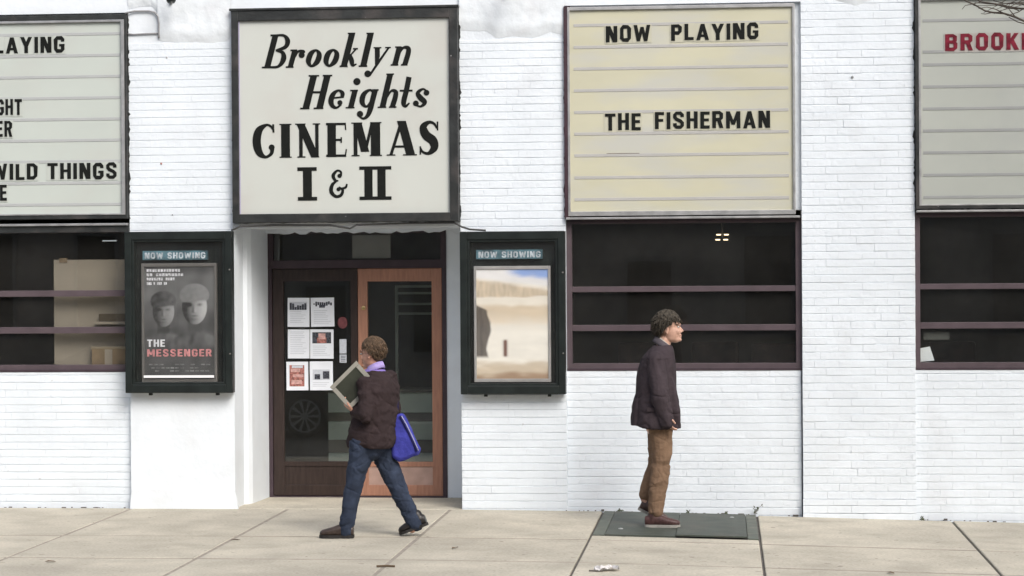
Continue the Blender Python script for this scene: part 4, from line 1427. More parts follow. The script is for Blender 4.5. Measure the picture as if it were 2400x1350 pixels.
def shoe(parent, heel, toe, sole_n, m, sm, w=.047, h=.075):
    """shoe from heel point to toe point on the ground, sole normal sole_n"""
    H, Tt, N = Vector(heel), Vector(toe), Vector(sole_n).normalized()
    d = (Tt - H).normalized()
    L = (Tt - H).length
    sd = N.cross(d).normalized()
    up = []
    prof = [(.01, .70, .074), (.15, .88, .084), (.30, .86, .092), (.45, .92, .086), (.60, 1.05, .070), (.78, 1.05, .056), (.92, .85, .046), (.985, .5, .032)]
    rings = []
    for (t, ww, hh) in prof:
        c = H + d * L * t + N * (.014 + hh * .5)
        rings.append((c, N, sd, hh * .52, w * ww, 2.4))
    o = blob('shoe', [loft(rings, 24), capsule(H + d * L * .22 + N * .06, H + d * L * .24 + N * .105, .045, .042)], m, parent, .005, 4)
    so = []
    outl = [(0.0, .55), (.04, .8), (.15, .92), (.35, .80), (.55, .98), (.72, 1.1), (.88, .95), (.97, .6), (1.0, .3)]
    pts = [(t, k) for t, k in outl] + [(t, -k) for t, k in reversed(outl)]
    vs = []
    for hgt in (0.0, .022):
        for (t, k) in pts:
            vs.append(H + d * L * t + sd * k * w * 1.06 + N * hgt)
    nn = len(pts)
    fs = [tuple(reversed(range(nn))), tuple(range(nn, 2 * nn))] + [(i, (i + 1) % nn, (i + 1) % nn + nn, i + nn) for i in range(nn)]
    MB().add(vs, fs).build('sole', sm, o)
    for t in (.40, .47, .54):
        c = H + d * L * t + N * (.014 + .075 - (t - .4) * .14)
        MB().tube([c + sd * .028, c + N * .006, c - sd * .028], .004, 6).build('lace', sm, o)
    return o


def head_prims(c, rot, s=1.0):
    """skull, face and ears; +x is the way the face looks before rot"""
    c = Vector(c)

    def p(x, y, z):
        return c + rot @ (Vector((x, y, z)) * s)

    def e(x, y, z, a, b, d):
        return ellipsoid(p(x, y, z), (a * s, b * s, d * s), rot)
    P = [e(-.012, 0, .035, .098, .078, .090), e(.020, 0, -.030, .074, .066, .085), e(.048, 0, -.088, .040, .040, .032),
         e(.015, 0, -.070, .060, .058, .045), e(.078, 0, .022, .018, .048, .014), e(.070, .030, -.032, .022, .024, .026), e(.070, -.030, -.032, .022, .024, .026),
         e(.087, 0, -.062, .010, .024, .007), e(.085, 0, -.075, .010, .020, .007), e(.080, 0, -.098, .015, .020, .014)]
    P.append(capsule(p(.083, 0, .008), p(.1045, 0, -.029), .007 * s, .010 * s, 10, 4))
    P.append(capsule(p(.095, .010, -.036), p(.095, -.010, -.036), .008 * s, .008 * s, 10, 4))
    for k in (-1, 1):
        P.append(ellipsoid(p(-.008, k * .077, -.010), (.018 * s, .008 * s, .032 * s), rot))
        P.append(ellipsoid(p(-.004, k * .080, -.034), (.009 * s, .006 * s, .012 * s), rot))
    return P


def face_bits(body, c, rot, brow):
    c = Vector(c)
    for k in (-1, 1):
        q = c + rot @ Vector((.083, k * .031, .004))
        vs, fs = ellipsoid(q, (.010, .014, .008), rot, 12, 8)
        MB().add(vs, fs).build('eye', mat('eye_white', (.5, .47, .44), .3), body, True)
        q = c + rot @ Vector((.0915, k * .031, .004))
        vs, fs = ellipsoid(q, (.004, .006, .006), rot, 10, 6)
        MB().add(vs, fs).build('iris', mat('iris_brown', (.03, .02, .015), .2), body, True)
        a, b_, d_ = [c + rot @ Vector(t) for t in ((.090, k * .015, .022), (.090, k * .033, .028), (.078, k * .052, .022))]
        MB().tube([a, b_, d_], .0045, 6).build('eyebrow', brow, body, True)
    a, b_, d_ = [c + rot @ Vector(t) for t in ((.090, .020, -.068), (.0975, 0, -.068), (.090, -.020, -.068))]
    MB().tube([a, b_, d_], .0045, 6).build('lips', mat('lips', (.36, .16, .13), .5), body, True)


def hair_prims(c, rot, s, n, rr, seed, keep, lump=1.0):
    rnd = random.Random(seed)
    c = Vector(c)
    P = []
    for (ex, ez) in ((-.012, .040),):
        P.append(ellipsoid(c + rot @ (Vector((-.020, 0, .045)) * s), (.097 * s, .083 * s, .091 * s), rot))
    k = 0
    while k < n:
        v = Vector((rnd.gauss(0, 1), rnd.gauss(0, 1), rnd.gauss(0, 1))).normalized()
        q = Vector((v.x * .100 - .014, v.y * .086, v.z * .100 + .040))
        if not keep(q):
            continue
        r = rnd.uniform(*rr)
        t = Vector((rnd.uniform(-1, 1), rnd.uniform(-1, 1), rnd.uniform(-1, .2))).normalized() * r * 1.3 * lump
        P.append(capsule(c + rot @ (q * s), c + rot @ (q * s + t), r, r * .7, 8, 3))
        k += 1
    return P


def strands(person, c, rot, s, n, L, m, seed, keep, curl, fall, thick=.0072, lift=.55):
    """tapering locks of hair rooted on the scalp"""
    rnd = random.Random(seed)
    c = Vector(c)
    mb = MB()
    k = 0
    while k < n:
        v = Vector((rnd.gauss(0, 1), rnd.gauss(0, 1), rnd.gauss(0, 1))).normalized()
        q = Vector((v.x * .106 - .016, v.y * .091, v.z * .104 + .042))
        if not keep(q):
            continue
        k += 1
        d = (v * lift + Vector((-.25 * fall + rnd.uniform(-.5, .5), rnd.uniform(-.5, .5), -fall + rnd.uniform(-.5, .5)))).normalized()
        l_ = L * rnd.uniform(.6, 1.25)
        side = d.cross(v).normalized()
        pts = [c + rot @ (q * s)]
        p = q.copy()
        for i in range(4):
            d = (d + side * curl * sin(i * 2.1 + k) + Vector((0, 0, -.22 * fall)) + v * .12 * (1 - i * .4)).normalized()
            p = p + d * l_ / 4
            pts.append(c + rot @ (p * s))
        mb.tube(pts, rnd.uniform(.6, 1.0) * thick, 5, .001)
    return mb.build('hair_locks', m, person, True)


SKIN = mat('skin', (.50, .30, .225), .55, .06, 20, .05, 200, coords='Object')
SKIN2 = mat('skin_ruddy', (.48, .26, .19), .55, .06, 20, .05, 200, coords='Object')


def cloth(name, c, var=.14, bs=900):
    return mat(name, c, .92, var, 9, .7, 38, spec=.12, coords='Object')


def crease(v, fx, fy, fz, skew, seed, depth, wid=.085):
    """sparse sharp folds: grooves along the zero lines of a stretched noise field"""
    n_ = noise.noise((v.x * fx + v.z * skew + seed, v.y * fy, v.z * fz - v.x * skew))
    k_ = noise.noise((v.x * 4 + seed, v.y * 4, v.z * 4 + 3))
    return -depth * math.exp(-(n_ / wid) ** 2) * max(0, min(1, .5 + 2.2 * k_))


# ---- standing man in a dark coat, facing right
A = Vector((1.303, -1.06, gz(1.3) + .008))


def a_(px, py, y=0.0):
    return A + Vector(((px - 1545) / 284.5, y, (1233 - py) / 284.5))


FX, SY, UZ = Vector((1, 0, 0)), Vector((0, 1, 0)), Vector((0, 0, 1))
hr = Matrix.Rotation(R(-4), 3, 'Y').to_3x3() @ Matrix.Rotation(R(-7), 3, 'Z')
hc = a_(1570.5, 771)
body_prims = head_prims(hc, hr, 1.04)
body_prims += chain([(a_(1560, 800), .056), (a_(1556, 822), .058), (a_(1545, 850), .075), (a_(1543, 930), .11), (a_(1543, 1000), .10)])
body_prims += chain([(a_(1546, 848, -.15), .055), (a_(1551, 926, -.25), .04), (a_(1568, 973, -.232), .030)])
body_prims += chain([(a_(1540, 848, .15), .055), (a_(1538, 926, .24), .04), (a_(1556, 985, .225), .030)])
body_prims += [capsule(a_(1546, 848, -.15), a_(1546, 848, .15), .06, .06)]
body_prims += chain([(a_(1545, 1000, -.075), .075), (a_(1550, 1095, -.085), .05), (a_(1537, 1200, -.09), .038), (a_(1548, 1218, -.09), .034)])
body_prims += chain([(a_(1542, 1000, .075), .075), (a_(1540, 1092, .085), .05), (a_(1511, 1172, .09), .036), (a_(1516, 1190, .09), .03)])
body_prims += hand(a_(1568, 972, -.232), (.22, .0, -1), (-.85, -.5, 0), (.5, -.85, .1), .6, .86)
body_prims += hand(a_(1556, 985, .225), (.22, .0, -1), (-.1, 1, 0), (1, .1, .2), .45, .98)
p1 = blob('person', body_prims, SKIN, None, .0042, 3, .5, origin=A)
tag(p1, 'standing man in a dark coat and tan trousers looking right', 'person', None)
HAIR1 = mat('dark_brown_hair', (.040, .032, .022), .7, .5, 50, .4, 120, coords='Object')
face_bits(p1, hc, hr, HAIR1)
hp = hair_prims(hc, hr, 1.05, 520, (.007, .014), 3, lambda q: q.z > .055 - .25 * max(0, .0 - q.x) * 2 and not (q.x > .045 and q.z < .075) and not (q.x < 0 and q.z < -.045) and not (0 <= q.x < .045 and q.z < .02), 1.0)
hp += [capsule(hc + hr @ Vector((-.02 + .01 * math.sin(k), k * .076, .0)), hc + hr @ Vector((.0, k * .076, .04)), .018, .02) for k in (-1, 1)]
blob('hair', hp, HAIR1, p1, .005, 1, .4)
strands(p1, hc, hr, 1.03, 1000, .046, HAIR1, 5, lambda q: q.z > .048 - .9 * max(0, .03 - q.x) and q.z > -.075 and not (q.x > .06 and q.z < .062), .45, 1.0)
COAT = cloth('charcoal_coat', (.046, .036, .041))
TAN = cloth('tan_trousers', (.180, .116, .076))


def coat_fold(v):
    z = v.z - A.z
    f = 0.012 * noise.noise((v.x * 5, v.y * 5, v.z * 2.2)) + .013 * (.35 - abs(noise.noise((v.x * 9 + v.z * 3, v.y * 6, v.z * 4.5 - v.x * 5)))) + .004 * noise.noise((v.x * 20, v.y * 20, v.z * 12))
    f += crease(v, 7, 5, 3, 3, 1.3, .012) + crease(v, 5, 5, 8, -5, 4.1, .008)
    if z > 1.38:
        f *= .4
    return f


def ring(xa, xb, py, b, y=0.0, e=2.3, tilt=0.0):
    c = a_((xa + xb) / 2, py, y)
    f = Vector((1, 0, tilt)).normalized()
    return (c, f, SY, (xb - xa) / 2 / 284.5, b, e)


coat = [loft([ring(1490, 1592, 1002, .235, tilt=-.07), ring(1488, 1591, 992, .24, tilt=-.06), ring(1490, 1589, 960, .232), ring(1492, 1587, 925, .22), ring(1494, 1587, 890, .215),
              ring(1499, 1586, 860, .215), ring(1508, 1584, 838, .19), ring(1522, 1582, 822, .14), ring(1535, 1578, 811, .085)])]
coat += chain([(a_(1541, 846, -.165), .082), (a_(1547, 885, -.215), .076), (a_(1552, 930, -.245), .072), (a_(1562, 965, -.24), .064), (a_(1568, 987, -.235), .056)])
coat += chain([(a_(1539, 846, .165), .082), (a_(1537, 930, .24), .07), (a_(1555, 985, .225), .056)])
# swinging front flap and back vent
coat += [loft([(a_(1583, 1004, -.10), FX, SY, .055, .05, 2.6), (a_(1585, 960, -.11), FX, SY, .05, .06, 2.4), (a_(1577, 890, -.10), FX, SY, .02, .04, 2.2)], 20),
         loft([(a_(1496, 997, .0), FX, SY, .055, .15, 2.6), (a_(1497, 955, 0), FX, SY, .05, .15, 2.4), (a_(1512, 880, 0), FX, SY, .03, .10, 2.2)], 20)]
blob('coat', coat, COAT, p1, .006, 5, .5, coat_fold)
col = MB()
cp = []
for i in range(26):
    t = R(-152) + R(304) * i / 25
    cp.append((cos(t + pi), sin(t + pi)))
vs, fs = [], []
for i, (u, w) in enumerate(cp):
    c = a_(1558, 815)
    for (k, dz, dx) in ((.060, .040, .006), (.070, .046, .006), (.094, .002, 0), (.086, -.008, 0), (.062, .0, 0)):
        lean = -u * .05
        vs.append(c + Vector((u * k * 1.0 + dx, w * k, dz + lean)))
for i in range(25):
    for j in range(5):
        fs.append((i * 5 + j, (i + 1) * 5 + j, (i + 1) * 5 + (j + 1) % 5, i * 5 + (j + 1) % 5))
mesh_obj('coat_collar', vs, fs, cloth('coat_collar_grey', (.085, .075, .085)), p1, True)
sh = []
for i, (u, w) in enumerate(cp):
    c = a_(1561, 812)
    for (k, dz) in ((.056, .030), (.064, .034), (.074, -.012), (.060, -.02)):
        sh.append(c + Vector((u * k + .006, w * k, dz - u * .055)))
fs = [(i * 4 + j, (i + 1) * 4 + j, (i + 1) * 4 + (j + 1) % 4, i * 4 + (j + 1) % 4) for i in range(25) for j in range(4)]
mesh_obj('shirt_collar', sh, fs, cloth('pale_shirt', (.42, .40, .36)), p1, True)
# pocket flap and sleeve cuff on the near side
box('pocket_flap', a_(1520, 0).x, a_(1546, 0).x, A.y - .245, A.y - .232, a_(0, 962).z, a_(0, 953).z, COAT, p1, .003)


def tan_fold(v):
    z = v.z - A.z
    return 0.007 * noise.noise((v.x * 9, v.y * 9, v.z * 5)) + .013 * (.28 - abs(noise.noise((v.x * 8 + v.z * 6, v.y * 7, v.z * 11 - v.x * 8)))) * (1.0 if .25 < z < .65 or z < .2 else .6) + crease(v, 4, 4, 7, 6, 5.5, .006) + crease(v, 4, 4, 10, -7, 9.1, .0045)


tr_ = chain([(a_(1549, 985, -.085), .106), (a_(1551, 1030, -.085), .094), (a_(1553, 1075, -.085), .083), (a_(1549, 1112, -.086), .079), (a_(1542, 1150, -.088), .071), (a_(1538, 1194, -.09), .062)])
tr_ += chain([(a_(1546, 985, .085), .106), (a_(1546, 1035, .085), .092), (a_(1541, 1085, .086), .080), (a_(1528, 1125, .088), .070), (a_(1514, 1163, .09), .058)])
tr_ += [capsule(a_(1547, 985, -.06), a_(1547, 985, .06), .105, .105)]
blob('trousers', tr_, TAN, p1, .006, 4, .5, tan_fold)
SH1 = mat('maroon_shoe', (.060, .028, .026), .5, .4, 40, coords='Object')
SO1 = mat('grey_sole', (.27, .26, .235), .7)
g0 = gz(1.3) + .008
shoe(p1, (a_(1512, 0).x, A.y - .09, g0), (a_(1595, 0).x, A.y - .10, g0), (0, 0, 1), SH1, SO1)
hl, to = Vector((a_(1494, 0).x, A.y + .09, g0 + .125)), Vector((a_(1562, 0).x, A.y + .10, g0 + .004))
dd = (to - hl).normalized()
shoe(p1, hl, to, Vector((-dd.z, 0, dd.x)) * 1.0, mat('tan_brown_shoe', (.075, .045, .038), .5, .4, 40, coords='Object'), SO1)

# ---- walking man in a brown jacket, heading left, his back a little towards us
B = Vector((-.911, -2.05, .003))


def b_(px, py, y=0.0):
    return B + Vector(((px - 875) / 300.5, y, (1253 - py) / 300.5))


head_dir = R(180 - 20)
hr2 = Matrix.Rotation(head_dir, 3, 'Z') @ Matrix.Rotation(R(6), 3, 'Y')
hc2 = b_(876, 820)
TF = Vector((cos(R(180 - 26)), sin(R(180 - 26)), 0))      # torso forward
TS = Vector((-TF.y, TF.x, 0))                            # his left hand side (towards us)
if TS.y > 0:
    TS = -TS
bp = head_prims(hc2, hr2, .96)
sc = b_(886, 882)
lsh, rsh = sc + TS * .155 - UZ * .022, sc - TS * .165 - UZ * .005
bp += chain([(b_(880, 848), .052), (b_(882, 868), .054), (b_(886, 900), .08), (b_(884, 960), .11), (b_(874, 1030), .10)])
bp += [capsule(lsh, rsh, .042, .042)]
lel, lwr = b_(868, 962, -.20), b_(836, 955, -.115)
rel, rwr = b_(915, 965, .20), b_(880, 985, .22)
bp += chain([(lsh, .042), (lel, .034), (lwr, .028)])
bp += chain([(rsh, .05), (rel, .038), (rwr, .028)])
bp += hand(lwr, (-.75, .12, .55), (-.4, .2, -.8), (.1, -.95, .1), .75, .92)
bp += hand(rwr, (-1, .1, .1), (0, 1, 0), (0, 0, 1), .6, .95)
bp += chain([(b_(853, 1040, -.07), .068), (b_(832, 1138, -.075), .042), (b_(815, 1228, -.08), .036), (b_(806, 1242, -.08), .03)])
bp += chain([(b_(892, 1040, .07), .068), (b_(929, 1138, .07), .042), (b_(972, 1224, .07), .036), (b_(965, 1238, .07), .03)])
p2 = blob('person', bp, SKIN2, None, .0042, 3, .5, origin=B)
tag(p2, 'walking man in a dark brown jacket and jeans heading left past the doors', 'person', None)
HAIR2 = mat('reddish_brown_hair', (.090, .056, .032), .7, .5, 40, .15, 160, coords='Object')
face_bits(p2, hc2, hr2, HAIR2)
hp = hair_prims(hc2, hr2, .93, 420, (.004, .007), 8, lambda q: q.z > .045 - .5 * max(0, .02 - q.x) and not (q.x > .05 and q.z < .07) and q.z > -.075, 1.4)
hp += [ellipsoid(hc2 + hr2 @ Vector((-.045, 0, -.010)), (.050, .064, .062), hr2)]
blob('hair', hp, HAIR2, p2, .005, 5, .5)
strands(p2, hc2, hr2, .93, 1500, .030, HAIR2, 6, lambda q: q.z > .050 - .8 * max(0, .03 - q.x) and q.z > -.07 and not (q.x > .06 and q.z < .07), .12, 1.3, .0046, .25)
JAC = cloth('dark_brown_jacket', (.034, .024, .025))
JEAN = mat('navy_jeans', (.026, .035, .058), .9, .3, 11, .45, 40, spec=.2, coords='Object')


def jac_fold(v):
    return 0.012 * noise.noise((v.x * 6, v.y * 6, v.z * 5)) + .018 * (.3 - abs(noise.noise((v.x * 7 - v.z * 6, v.y * 6, v.z * 9 + v.x * 4)))) + .005 * noise.noise((v.x * 18, v.y * 18, v.z * 22)) + crease(v, 6, 5, 5, 5, 2.2, .0065) + crease(v, 4, 4, 9, -4, 7.7, .004)


def ringb(xa, xb, py, b, y=0.0, e=2.3, tilt=0.0, k=1.0):
    c = b_((xa + xb) / 2, py, y)
    return (c, (TF + Vector((0, 0, tilt))).normalized(), TS, (xb - xa) / 2 / 300.5 * k, b, e)


jac = [loft([ringb(815, 928, 1041, .175, tilt=.03), ringb(812, 930, 1030, .185), ringb(818, 931, 1005, .185), ringb(832, 932, 975, .18), ringb(842, 932, 945, .185),
             ringb(846, 934, 912, .20), ringb(848, 930, 890, .20, k=.95), ringb(856, 922, 873, .15, k=.9), ringb(862, 908, 860, .085)])]
jac += chain([(lsh + Vector((0, 0, -.012)), .068), ((lsh + lel) / 2, .066), (lel, .062), ((lel + lwr) / 2, .056), (lwr + Vector((.02, 0, 0)), .046)])
jac += chain([(rsh + Vector((0, 0, -.005)), .080), ((rsh + rel) / 2, .072), (rel, .064), (rwr, .048)])
blob('jacket', jac, JAC, p2, .006, 4, .5, jac_fold)
# jacket yoke seam, hem rib and shirt collar
PURP = cloth('violet_shirt', (.20, .15, .42))
PURPL = cloth('violet_collar_light', (.36, .29, .58))
vs, fs = [], []
N_ = 26
for i in range(N_):
    t = R(-150) + R(300) * i / (N_ - 1)
    u, w = -cos(t), sin(t)
    dirv = TF * u * 1.0 + TS * w
    c = b_(882, 858)
    for (k, dz) in ((.054, .034), (.062, .037), (.080, -.010), (.066, -.020)):
        vs.append(c + dirv * k + UZ * (dz - u * .03))
fs = [(i * 4 + j, (i + 1) * 4 + j, (i + 1) * 4 + (j + 1) % 4, i * 4 + (j + 1) % 4) for i in range(N_ - 1) for j in range(4)]
mesh_obj('shirt_collar', vs, fs, PURPL, p2, True)
blob('shirt_yoke', [loft([(b_(881, 874), TF, TS, .098, .125, 2.2), (b_(881, 866), TF, TS, .088, .105, 2.2), (b_(881, 858), TF, TS, .072, .082, 2.2)], 28)], PURP, p2, .006, 2)


def jean_fold(v):
    z = v.z - B.z
    return 0.007 * noise.noise((v.x * 9, v.y * 9, v.z * 6)) + .015 * (.28 - abs(noise.noise((v.x * 8 - v.z * 6, v.y * 7, v.z * 11 + v.x * 8)))) * (1.0 if z < .25 or .35 < z < .6 else .6) + crease(v, 4, 3, 7, -6, 3.5, .006) + crease(v, 4, 4, 11, 7, 6.1, .0045)


jn = chain([(b_(854, 1035, -.075), .108), (b_(846, 1080, -.075), .090), (b_(834, 1125, -.076), .073), (b_(826, 1165, -.078), .066), (b_(819, 1205, -.08), .062), (b_(815, 1236, -.08), .061)])
jn += chain([(b_(890, 1035, .075), .108), (b_(905, 1080, .072), .088), (b_(926, 1130, .07), .076), (b_(944, 1170, .07), .068), (b_(962, 1205, .07), .064), (b_(973, 1224, .07), .064)])
jn += [capsule(b_(870, 1036, -.05), b_(872, 1036, .05), .125, .125)]
blob('jeans', jn, JEAN, p2, .006, 4, .5, jean_fold)
SH2 = mat('brown_leather_shoe', (.040, .027, .022), .4, .3, 40, coords='Object')
SO2 = mat('dark_sole', (.016, .014, .013), .7)
shoe(p2, (b_(833, 0).x, B.y - .08, .003), (b_(751, 0).x, B.y - .09, .003), (0, 0, 1), SH2, SO2)
hl, to = Vector((b_(1003, 0).x, B.y + .07, .088)), Vector((b_(935, 0).x, B.y + .08, .005))
dd = (to - hl).normalized()
shoe(p2, hl, to, Vector((dd.z, 0, -dd.x)), mat('black_shoe', (.014, .012, .012), .4, .2, 40, coords='Object'), SO2)

# framed picture under his arm
PALEFR = mat('pale_frame_edge', (.27, .26, .225), .6, .1, 12)
pf = thing('picture_frame', (-1.05, B.y - .12, 1.0), 'pale edged square picture frame held under the walking man\'s arm', 'frame')
fc = Vector((-1.035, B.y - .13, 1.19))
u_, v_ = Vector((.71, .06, .70)).normalized(), Vector((.66, .06, -.75)).normalized()
nn_ = u_.cross(v_).normalized()
c0 = Vector((-1.222, B.y - .145, 1.186))


def fquad(name, a0, a1, b0, b1, t0, t1, m):
    vs = []
    for t in (t0, t1):
        for (a, b) in ((a0, b0), (a1, b0), (a1, b1), (a0, b1)):
            vs.append(c0 + u_ * a + v_ * b + nn_ * t)
    return MB().add(vs, [(0, 1, 2, 3), (7, 6, 5, 4), (0, 4, 5, 1), (1, 5, 6, 2), (2, 6, 7, 3), (3, 7, 4, 0)]).build(name, m, pf)


fquad('frame_bar', 0, .29, 0, .030, -.014, .014, PALEFR)
fquad('frame_bar', .0, .032, .0325, .235, -.014, .014, PALEFR)
fquad('frame_bar', .258, .29, .0325, .235, -.0135, .0135, PALEFR)
fquad('frame_bar', .0325, .2575, .203, .235, -.0135, .0135, PALEFR)
fquad('picture_panel', .030, .260, .030, .205, -.006, .004, mat('dark_green_picture', (.035, .038, .028), .35, .3, 8))

# blue shoulder bag behind his hip
BLUE = cloth('royal_blue_canvas', (.050, .054, .30), .16)
BLUED = cloth('navy_trim', (.018, .018, .07))
bag = thing('shoulder_bag', (-.64, B.y + .1, .62), 'royal blue shoulder bag hanging behind the walking man', 'bag')
by = B.y + .06


def bagpt(px, py, y):
    q = b_(px, py)
    return Vector((q.x, by + y, q.z))


outer = [(920, 968), (944, 962), (966, 1004), (986, 1048), (981, 1062), (960, 1071), (936, 1077), (921, 1068), (916, 1020)]
bm_ = MB()
prims = []
vs = []
for (yy, ins) in ((-.075, .80), (-.055, .97), (.0, 1.0), (.055, .97), (.075, .80)):
    cxp = sum(p[0] for p in outer) / len(outer)
    czp = sum(p[1] for p in outer) / len(outer)
    for (px, py) in outer:
        vs.append(bagpt(cxp + (px - cxp) * ins, czp + (py - czp) * ins, yy))
k = len(outer)
fs = [tuple(range(k)), tuple(reversed(range(4 * k, 5 * k)))]
for i in range(4):
    for j in range(k):
        fs.append((i * k + j, (i + 1) * k + j, (i + 1) * k + (j + 1) % k, i * k + (j + 1) % k))
blob('bag_body', [(vs, fs)], BLUE, bag, .006, 10, .5, lambda v: .008 * noise.noise((v.x * 11, v.y * 11, v.z * 11)) + .012 * (.25 - abs(noise.noise((v.x * 9, v.y * 9, v.z * 6)))))
ft = [bagpt(px, py, -.079) for px, py in ((941, 968), (952, 988), (968, 1022), (981, 1052))]
MB().tube(ft, .0075, 6).build('flap_edge', BLUED, bag, True)
ft = [bagpt(px, py, -.08) for px, py in ((945, 968), (957, 988), (973, 1022), (985, 1050))]
MB().tube(ft, .004, 6).build('piping', mat('pale_piping', (.35, .35, .48), .6), bag, True)
MB().tube([bagpt(932, 968, 0), bagpt(930, 930, .0), b_(925, 895, .12), b_(905, 872, .08), b_(880, 880, -.0)], .014, 6).build('strap', BLUED, bag, True)

# ------------------------------------------------------------------ bare street tree at the right, only twigs in view
tree = thing('street_tree', (6.9, -3.9, gz(6.9) - .02), 'bare street tree whose thin twigs hang in at the top right', 'tree')
BARK = mat('bark', (.085, .070, .058), .9, .3, 14, .6, 40)
MB().tube([(6.9, -3.9, gz(6.9) - .15), (6.88, -3.9, 1.2), (6.85, -3.88, 2.6), (6.8, -3.85, 3.6)], .13, 12, .09).build('trunk', BARK, tree, True)
tw = MB()
rnd = random.Random(21)


def grow(p, d, L, r, depth):
    pts = [p]
    q, dd_ = Vector(p), Vector(d).normalized()
    n = 5
    for i in range(n):
        dd_ = (dd_ + Vector((rnd.uniform(-1, 1), rnd.uniform(-1, 1), rnd.uniform(-1, 1))) * .16).normalized()
        q = q + dd_ * L / n
        pts.append(q.copy())
    tw.tube(pts, r, 6 if depth < 2 else 4, r * .5)
    if depth < 4:
        for i in range(2, n + 1):
            for k in range(1 if depth < 3 else 1):
                t = Vector((rnd.uniform(-1, 1), rnd.uniform(-1, 1), rnd.uniform(-.6, .8)))
                grow(pts[i], (dd_ + t * .8), L * rnd.uniform(.45, .62), r * .5, depth + 1)


for (d, L) in (((-.3, .1, 1), 2.6), ((.5, -.2, .9), 2.4), ((.1, -.6, .9), 2.4), ((.2, .3, 1.1), 2.8)):
    grow(Vector((6.8, -3.85, 3.55)), d, L, .06, 0)
# low limb reaching left, its drooping ends are what the picture shows
limb = [(6.82, -3.86, 3.3), (6.2, -3.7, 3.72), (5.4, -3.55, 3.85), (4.7, -3.45, 3.84), (4.25, -3.42, 3.83)]
tw.tube(limb, .05, 8, .012)
for k_ in range(26):
    p_ = Vector((rnd.uniform(3.62, 4.1), -3.4 + rnd.uniform(-.1, .1), rnd.uniform(3.90, 4.06)))
    d_ = Vector((-1, rnd.uniform(-.3, .3), rnd.uniform(-.55, .35))).normalized()
    e_ = Vector((0, 0, rnd.uniform(-.05, .05)))
    tw.tube([p_ - d_ * .22, p_ - d_ * .1 + e_ * .6, p_, p_ + d_ * .1 - e_ * .4], .0042, 4, .0018)
for pts, r in (([(4.25, -3.42, 3.83), (3.96, -3.4, 3.815), (3.90, -3.4, 3.845), (3.82, -3.4, 3.872), (3.74, -3.4, 3.88), (3.69, -3.4, 3.892), (3.62, -3.4, 3.935), (3.56, -3.4, 3.962), (3.53, -3.4, 3.985)], .006),
               ([(4.4, -3.44, 3.83), (4.1, -3.35, 3.90), (3.96, -3.38, 3.905), (3.86, -3.38, 3.912), (3.76, -3.4, 3.94), (3.66, -3.4, 3.955), (3.60, -3.4, 4.0)], .006),
               ([(4.25, -3.42, 3.83), (4.05, -3.5, 3.80), (3.96, -3.5, 3.783), (3.90, -3.5, 3.80), (3.84, -3.5, 3.835)], .004),
               ([(4.1, -3.35, 3.90), (3.98, -3.36, 3.94), (3.90, -3.36, 3.95), (3.83, -3.37, 3.945), (3.75, -3.38, 3.965)], .004),
               ([(4.3, -3.43, 3.83), (4.15, -3.5, 3.93), (4.02, -3.5, 3.99), (3.92, -3.5, 3.975), (3.85, -3.5, 3.99)], .005),
               ([(3.82, -3.4, 3.872), (3.76, -3.42, 3.90), (3.70, -3.43, 3.915), (3.64, -3.43, 3.905)], .003),
               ([(3.90, -3.4, 3.845), (3.87, -3.41, 3.88), (3.85, -3.41, 3.905), (3.86, -3.41, 3.94)], .003),
               ([(3.74, -3.4, 3.88), (3.69, -3.41, 3.868), (3.66, -3.41, 3.872)], .0025),
               ([(3.66, -3.4, 3.955), (3.60, -3.41, 3.94), (3.55, -3.41, 3.93), (3.53, -3.41, 3.905)], .0025),
               ([(3.96, -3.38, 3.905), (3.92, -3.4, 3.88), (3.89, -3.4, 3.87), (3.84, -3.4, 3.855)], .003)):
    tw.tube([Vector(p) for p in pts], r * 1.5, 5, r * .8)
tw.build('branches', BARK, tree, True)

# ------------------------------------------------------------------ across the street: seen only as reflections in the glass
car = thing('parked_car', (-5.6, -13.0, gz(-5.6) - .16), 'dark car across the street, its alloy wheel mirrored in the left door', 'car')
CARP = mat('black_car_paint', (.012, .013, .015), .2, spec=.6)
CARG = mat('car_glass', (.01, .011, .012), .08, spec=.7)
TYRE = mat('tyre', (.012, .012, .012), .8)
ALLOY = mat('alloy', (.36, .37, .38), .3, metal=.5)
zc = gz(-5.6) - .16
xr = -3.72                                # nose of the car
side = [(0, .28), (.0, .55), (-.06, .74), (-.9, .92), (-1.35, .98), (-1.9, 1.36), (-2.5, 1.46), (-3.3, 1.42), (-4.1, 1.02), (-4.45, .96), (-4.5, .6), (-4.45, .28)]


def carloft(sidep, y0, y1, tuck):
    vs, n = [], len(sidep)
    for (yy, ins) in ((y0, .10), (y0 + .12, .0), (y1 - .12, .0), (y1, .10)):
        for (x, z) in sidep:
            t = max(0, (z - .9)) * tuck
            yb = yy + (t if yy < (y0 + y1) / 2 else -t)
            vs.append((xr + x - (ins * .4 if x > -1 else -ins * .4 if x < -3.6 else 0), yb, zc + z - ins * .15))
    fs = [tuple(range(n)), tuple(reversed(range(3 * n, 4 * n)))]
    for i in range(3):
        for j in range(n):
            fs.append((i * n + j, (i + 1) * n + j, (i + 1) * n + (j + 1) % n, i * n + (j + 1) % n))
    return MB().add(vs, fs)


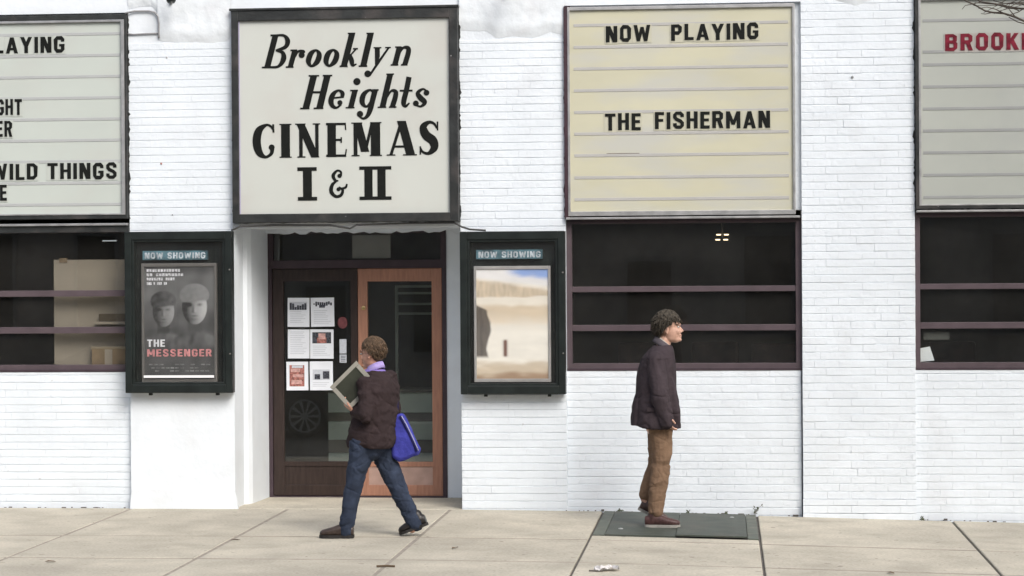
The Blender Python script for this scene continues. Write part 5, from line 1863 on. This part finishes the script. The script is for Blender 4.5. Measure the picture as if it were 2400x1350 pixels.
carloft(side, -13.85, -12.08, .32).build('body', CARP, car)
for yy, s_ in ((-12.06, 1), (-13.87, -1)):
    t = .17
    q = [(-1.5, .99), (-1.98, 1.32), (-2.5, 1.40), (-3.2, 1.37), (-3.75, 1.04)]
    vs = [(xr + x, yy - s_ * (max(0, z - .9) * .32 - .004), zc + z) for x, z in q] + [(xr + x, yy - s_ * (max(0, z - .9) * .32 + .012), zc + z) for x, z in q]
    MB().add(vs, [(0, 1, 2, 3, 4), (9, 8, 7, 6, 5)] + [(i, i + 5, (i + 1) % 5 + 5, (i + 1) % 5) for i in range(5)]).build('side_window', CARG, car)
    for xw in (-.82, -3.6):
        w = MB().lathe((xr + xw, yy - s_ * .11, zc + .33), [(-.10, .26), (-.10, .31), (-.05, .33), (.05, .33), (.10, .31), (.10, .26), (.06, .25)][::s_] if s_ > 0 else [(-.06, .25), (-.10, .26), (-.10, .31), (-.05, .33), (.05, .33), (.10, .31), (.10, .26)], 28).build('wheel', TYRE, car, True)
        rim = MB().tube([(xr + xw + .24 * cos(2 * pi * q_ / 28), yy, zc + .33 + .24 * sin(2 * pi * q_ / 28)) for q_ in range(29)], .014, 6)
        cx, cz = xr + xw, zc + .33
        for k in range(10):
            a = 2 * pi * k / 10
            rim.add([(cx + cos(a + e) * r_, yy + s_ * (.006 if r_ < .1 else .0), cz + sin(a + e) * r_) for (e, r_) in ((-.22, .05), (.22, .05), (.11, .24), (-.11, .24))], [(0, 1, 2, 3)])
        rim.lathe((cx, yy, cz), [(-.02, .05), (.02, .06)], 16)
        rim.build('rim', ALLOY, w)
    box('headlight', xr - .22, xr - .05, min(yy, yy - s_ * .3), max(yy, yy - s_ * .3), zc + .60, zc + .72, mat('lamp_glass', (.6, .6, .6), .15), car, .02)
    box('tail_light', xr - 4.46, xr - 4.36, min(yy, yy - s_ * .3), max(yy, yy - s_ * .3), zc + .72, zc + .86, mat('tail_red', (.3, .01, .01), .2), car, .02)


def far_house(label, x0, x1, h, col, floors, bays):
    hse = thing('row_house', ((x0 + x1) / 2, -24, gz(0) - .06), label, 'building', 'houses across the street')
    WB = mat('far_brick_%d' % int(x0 + 50), col, .85, .15, 3, .3, 40)
    box('wall', x0, x1, -30, -24.0, -.4, h, WB, hse)
    box('cornice', x0, x1, -24.0, -23.7, h - .35, h, mat('far_cornice', (.10, .08, .07), .7), hse, .03)
    fw = (x1 - x0) / bays
    fh = (h - .8) / floors
    for f in range(floors):
        for b2 in range(bays):
            xa = x0 + fw * (b2 + .28)
            xb = x0 + fw * (b2 + .72)
            za = .9 + f * fh
            w = frame_mb(xa, xb, za, za + fh * .58, -24.04, -23.94, .07, .07, .07, .09).build('window', mat('far_frame', (.25, .24, .22), .6), hse)
            box('pane', xa + .06, xb - .06, -24.01, -23.985, za + .06, za + fh * .58 - .08, CARG, w)
            box('sill', xa - .06, xb + .06, -24.0, -23.88, za - .08, za - .005, mat('far_sill', (.30, .28, .26), .7), w)


far_house('brown brick row house across the street, mirrored in the windows', -16, -7.5, 8.0, (.42, .36, .30), 2, 4)
far_house('dark red brick row house across the street opposite the doors', -7.5, 1.5, 8.6, (.40, .36, .31), 3, 4)
far_house('taller grey brown row house across the street to the right', 1.5, 11.0, 11.0, (.38, .35, .30), 3, 4)
far_house('tall brown row house across the street at the far right', 11.0, 22.0, 12.0, (.36, .33, .29), 4, 4)
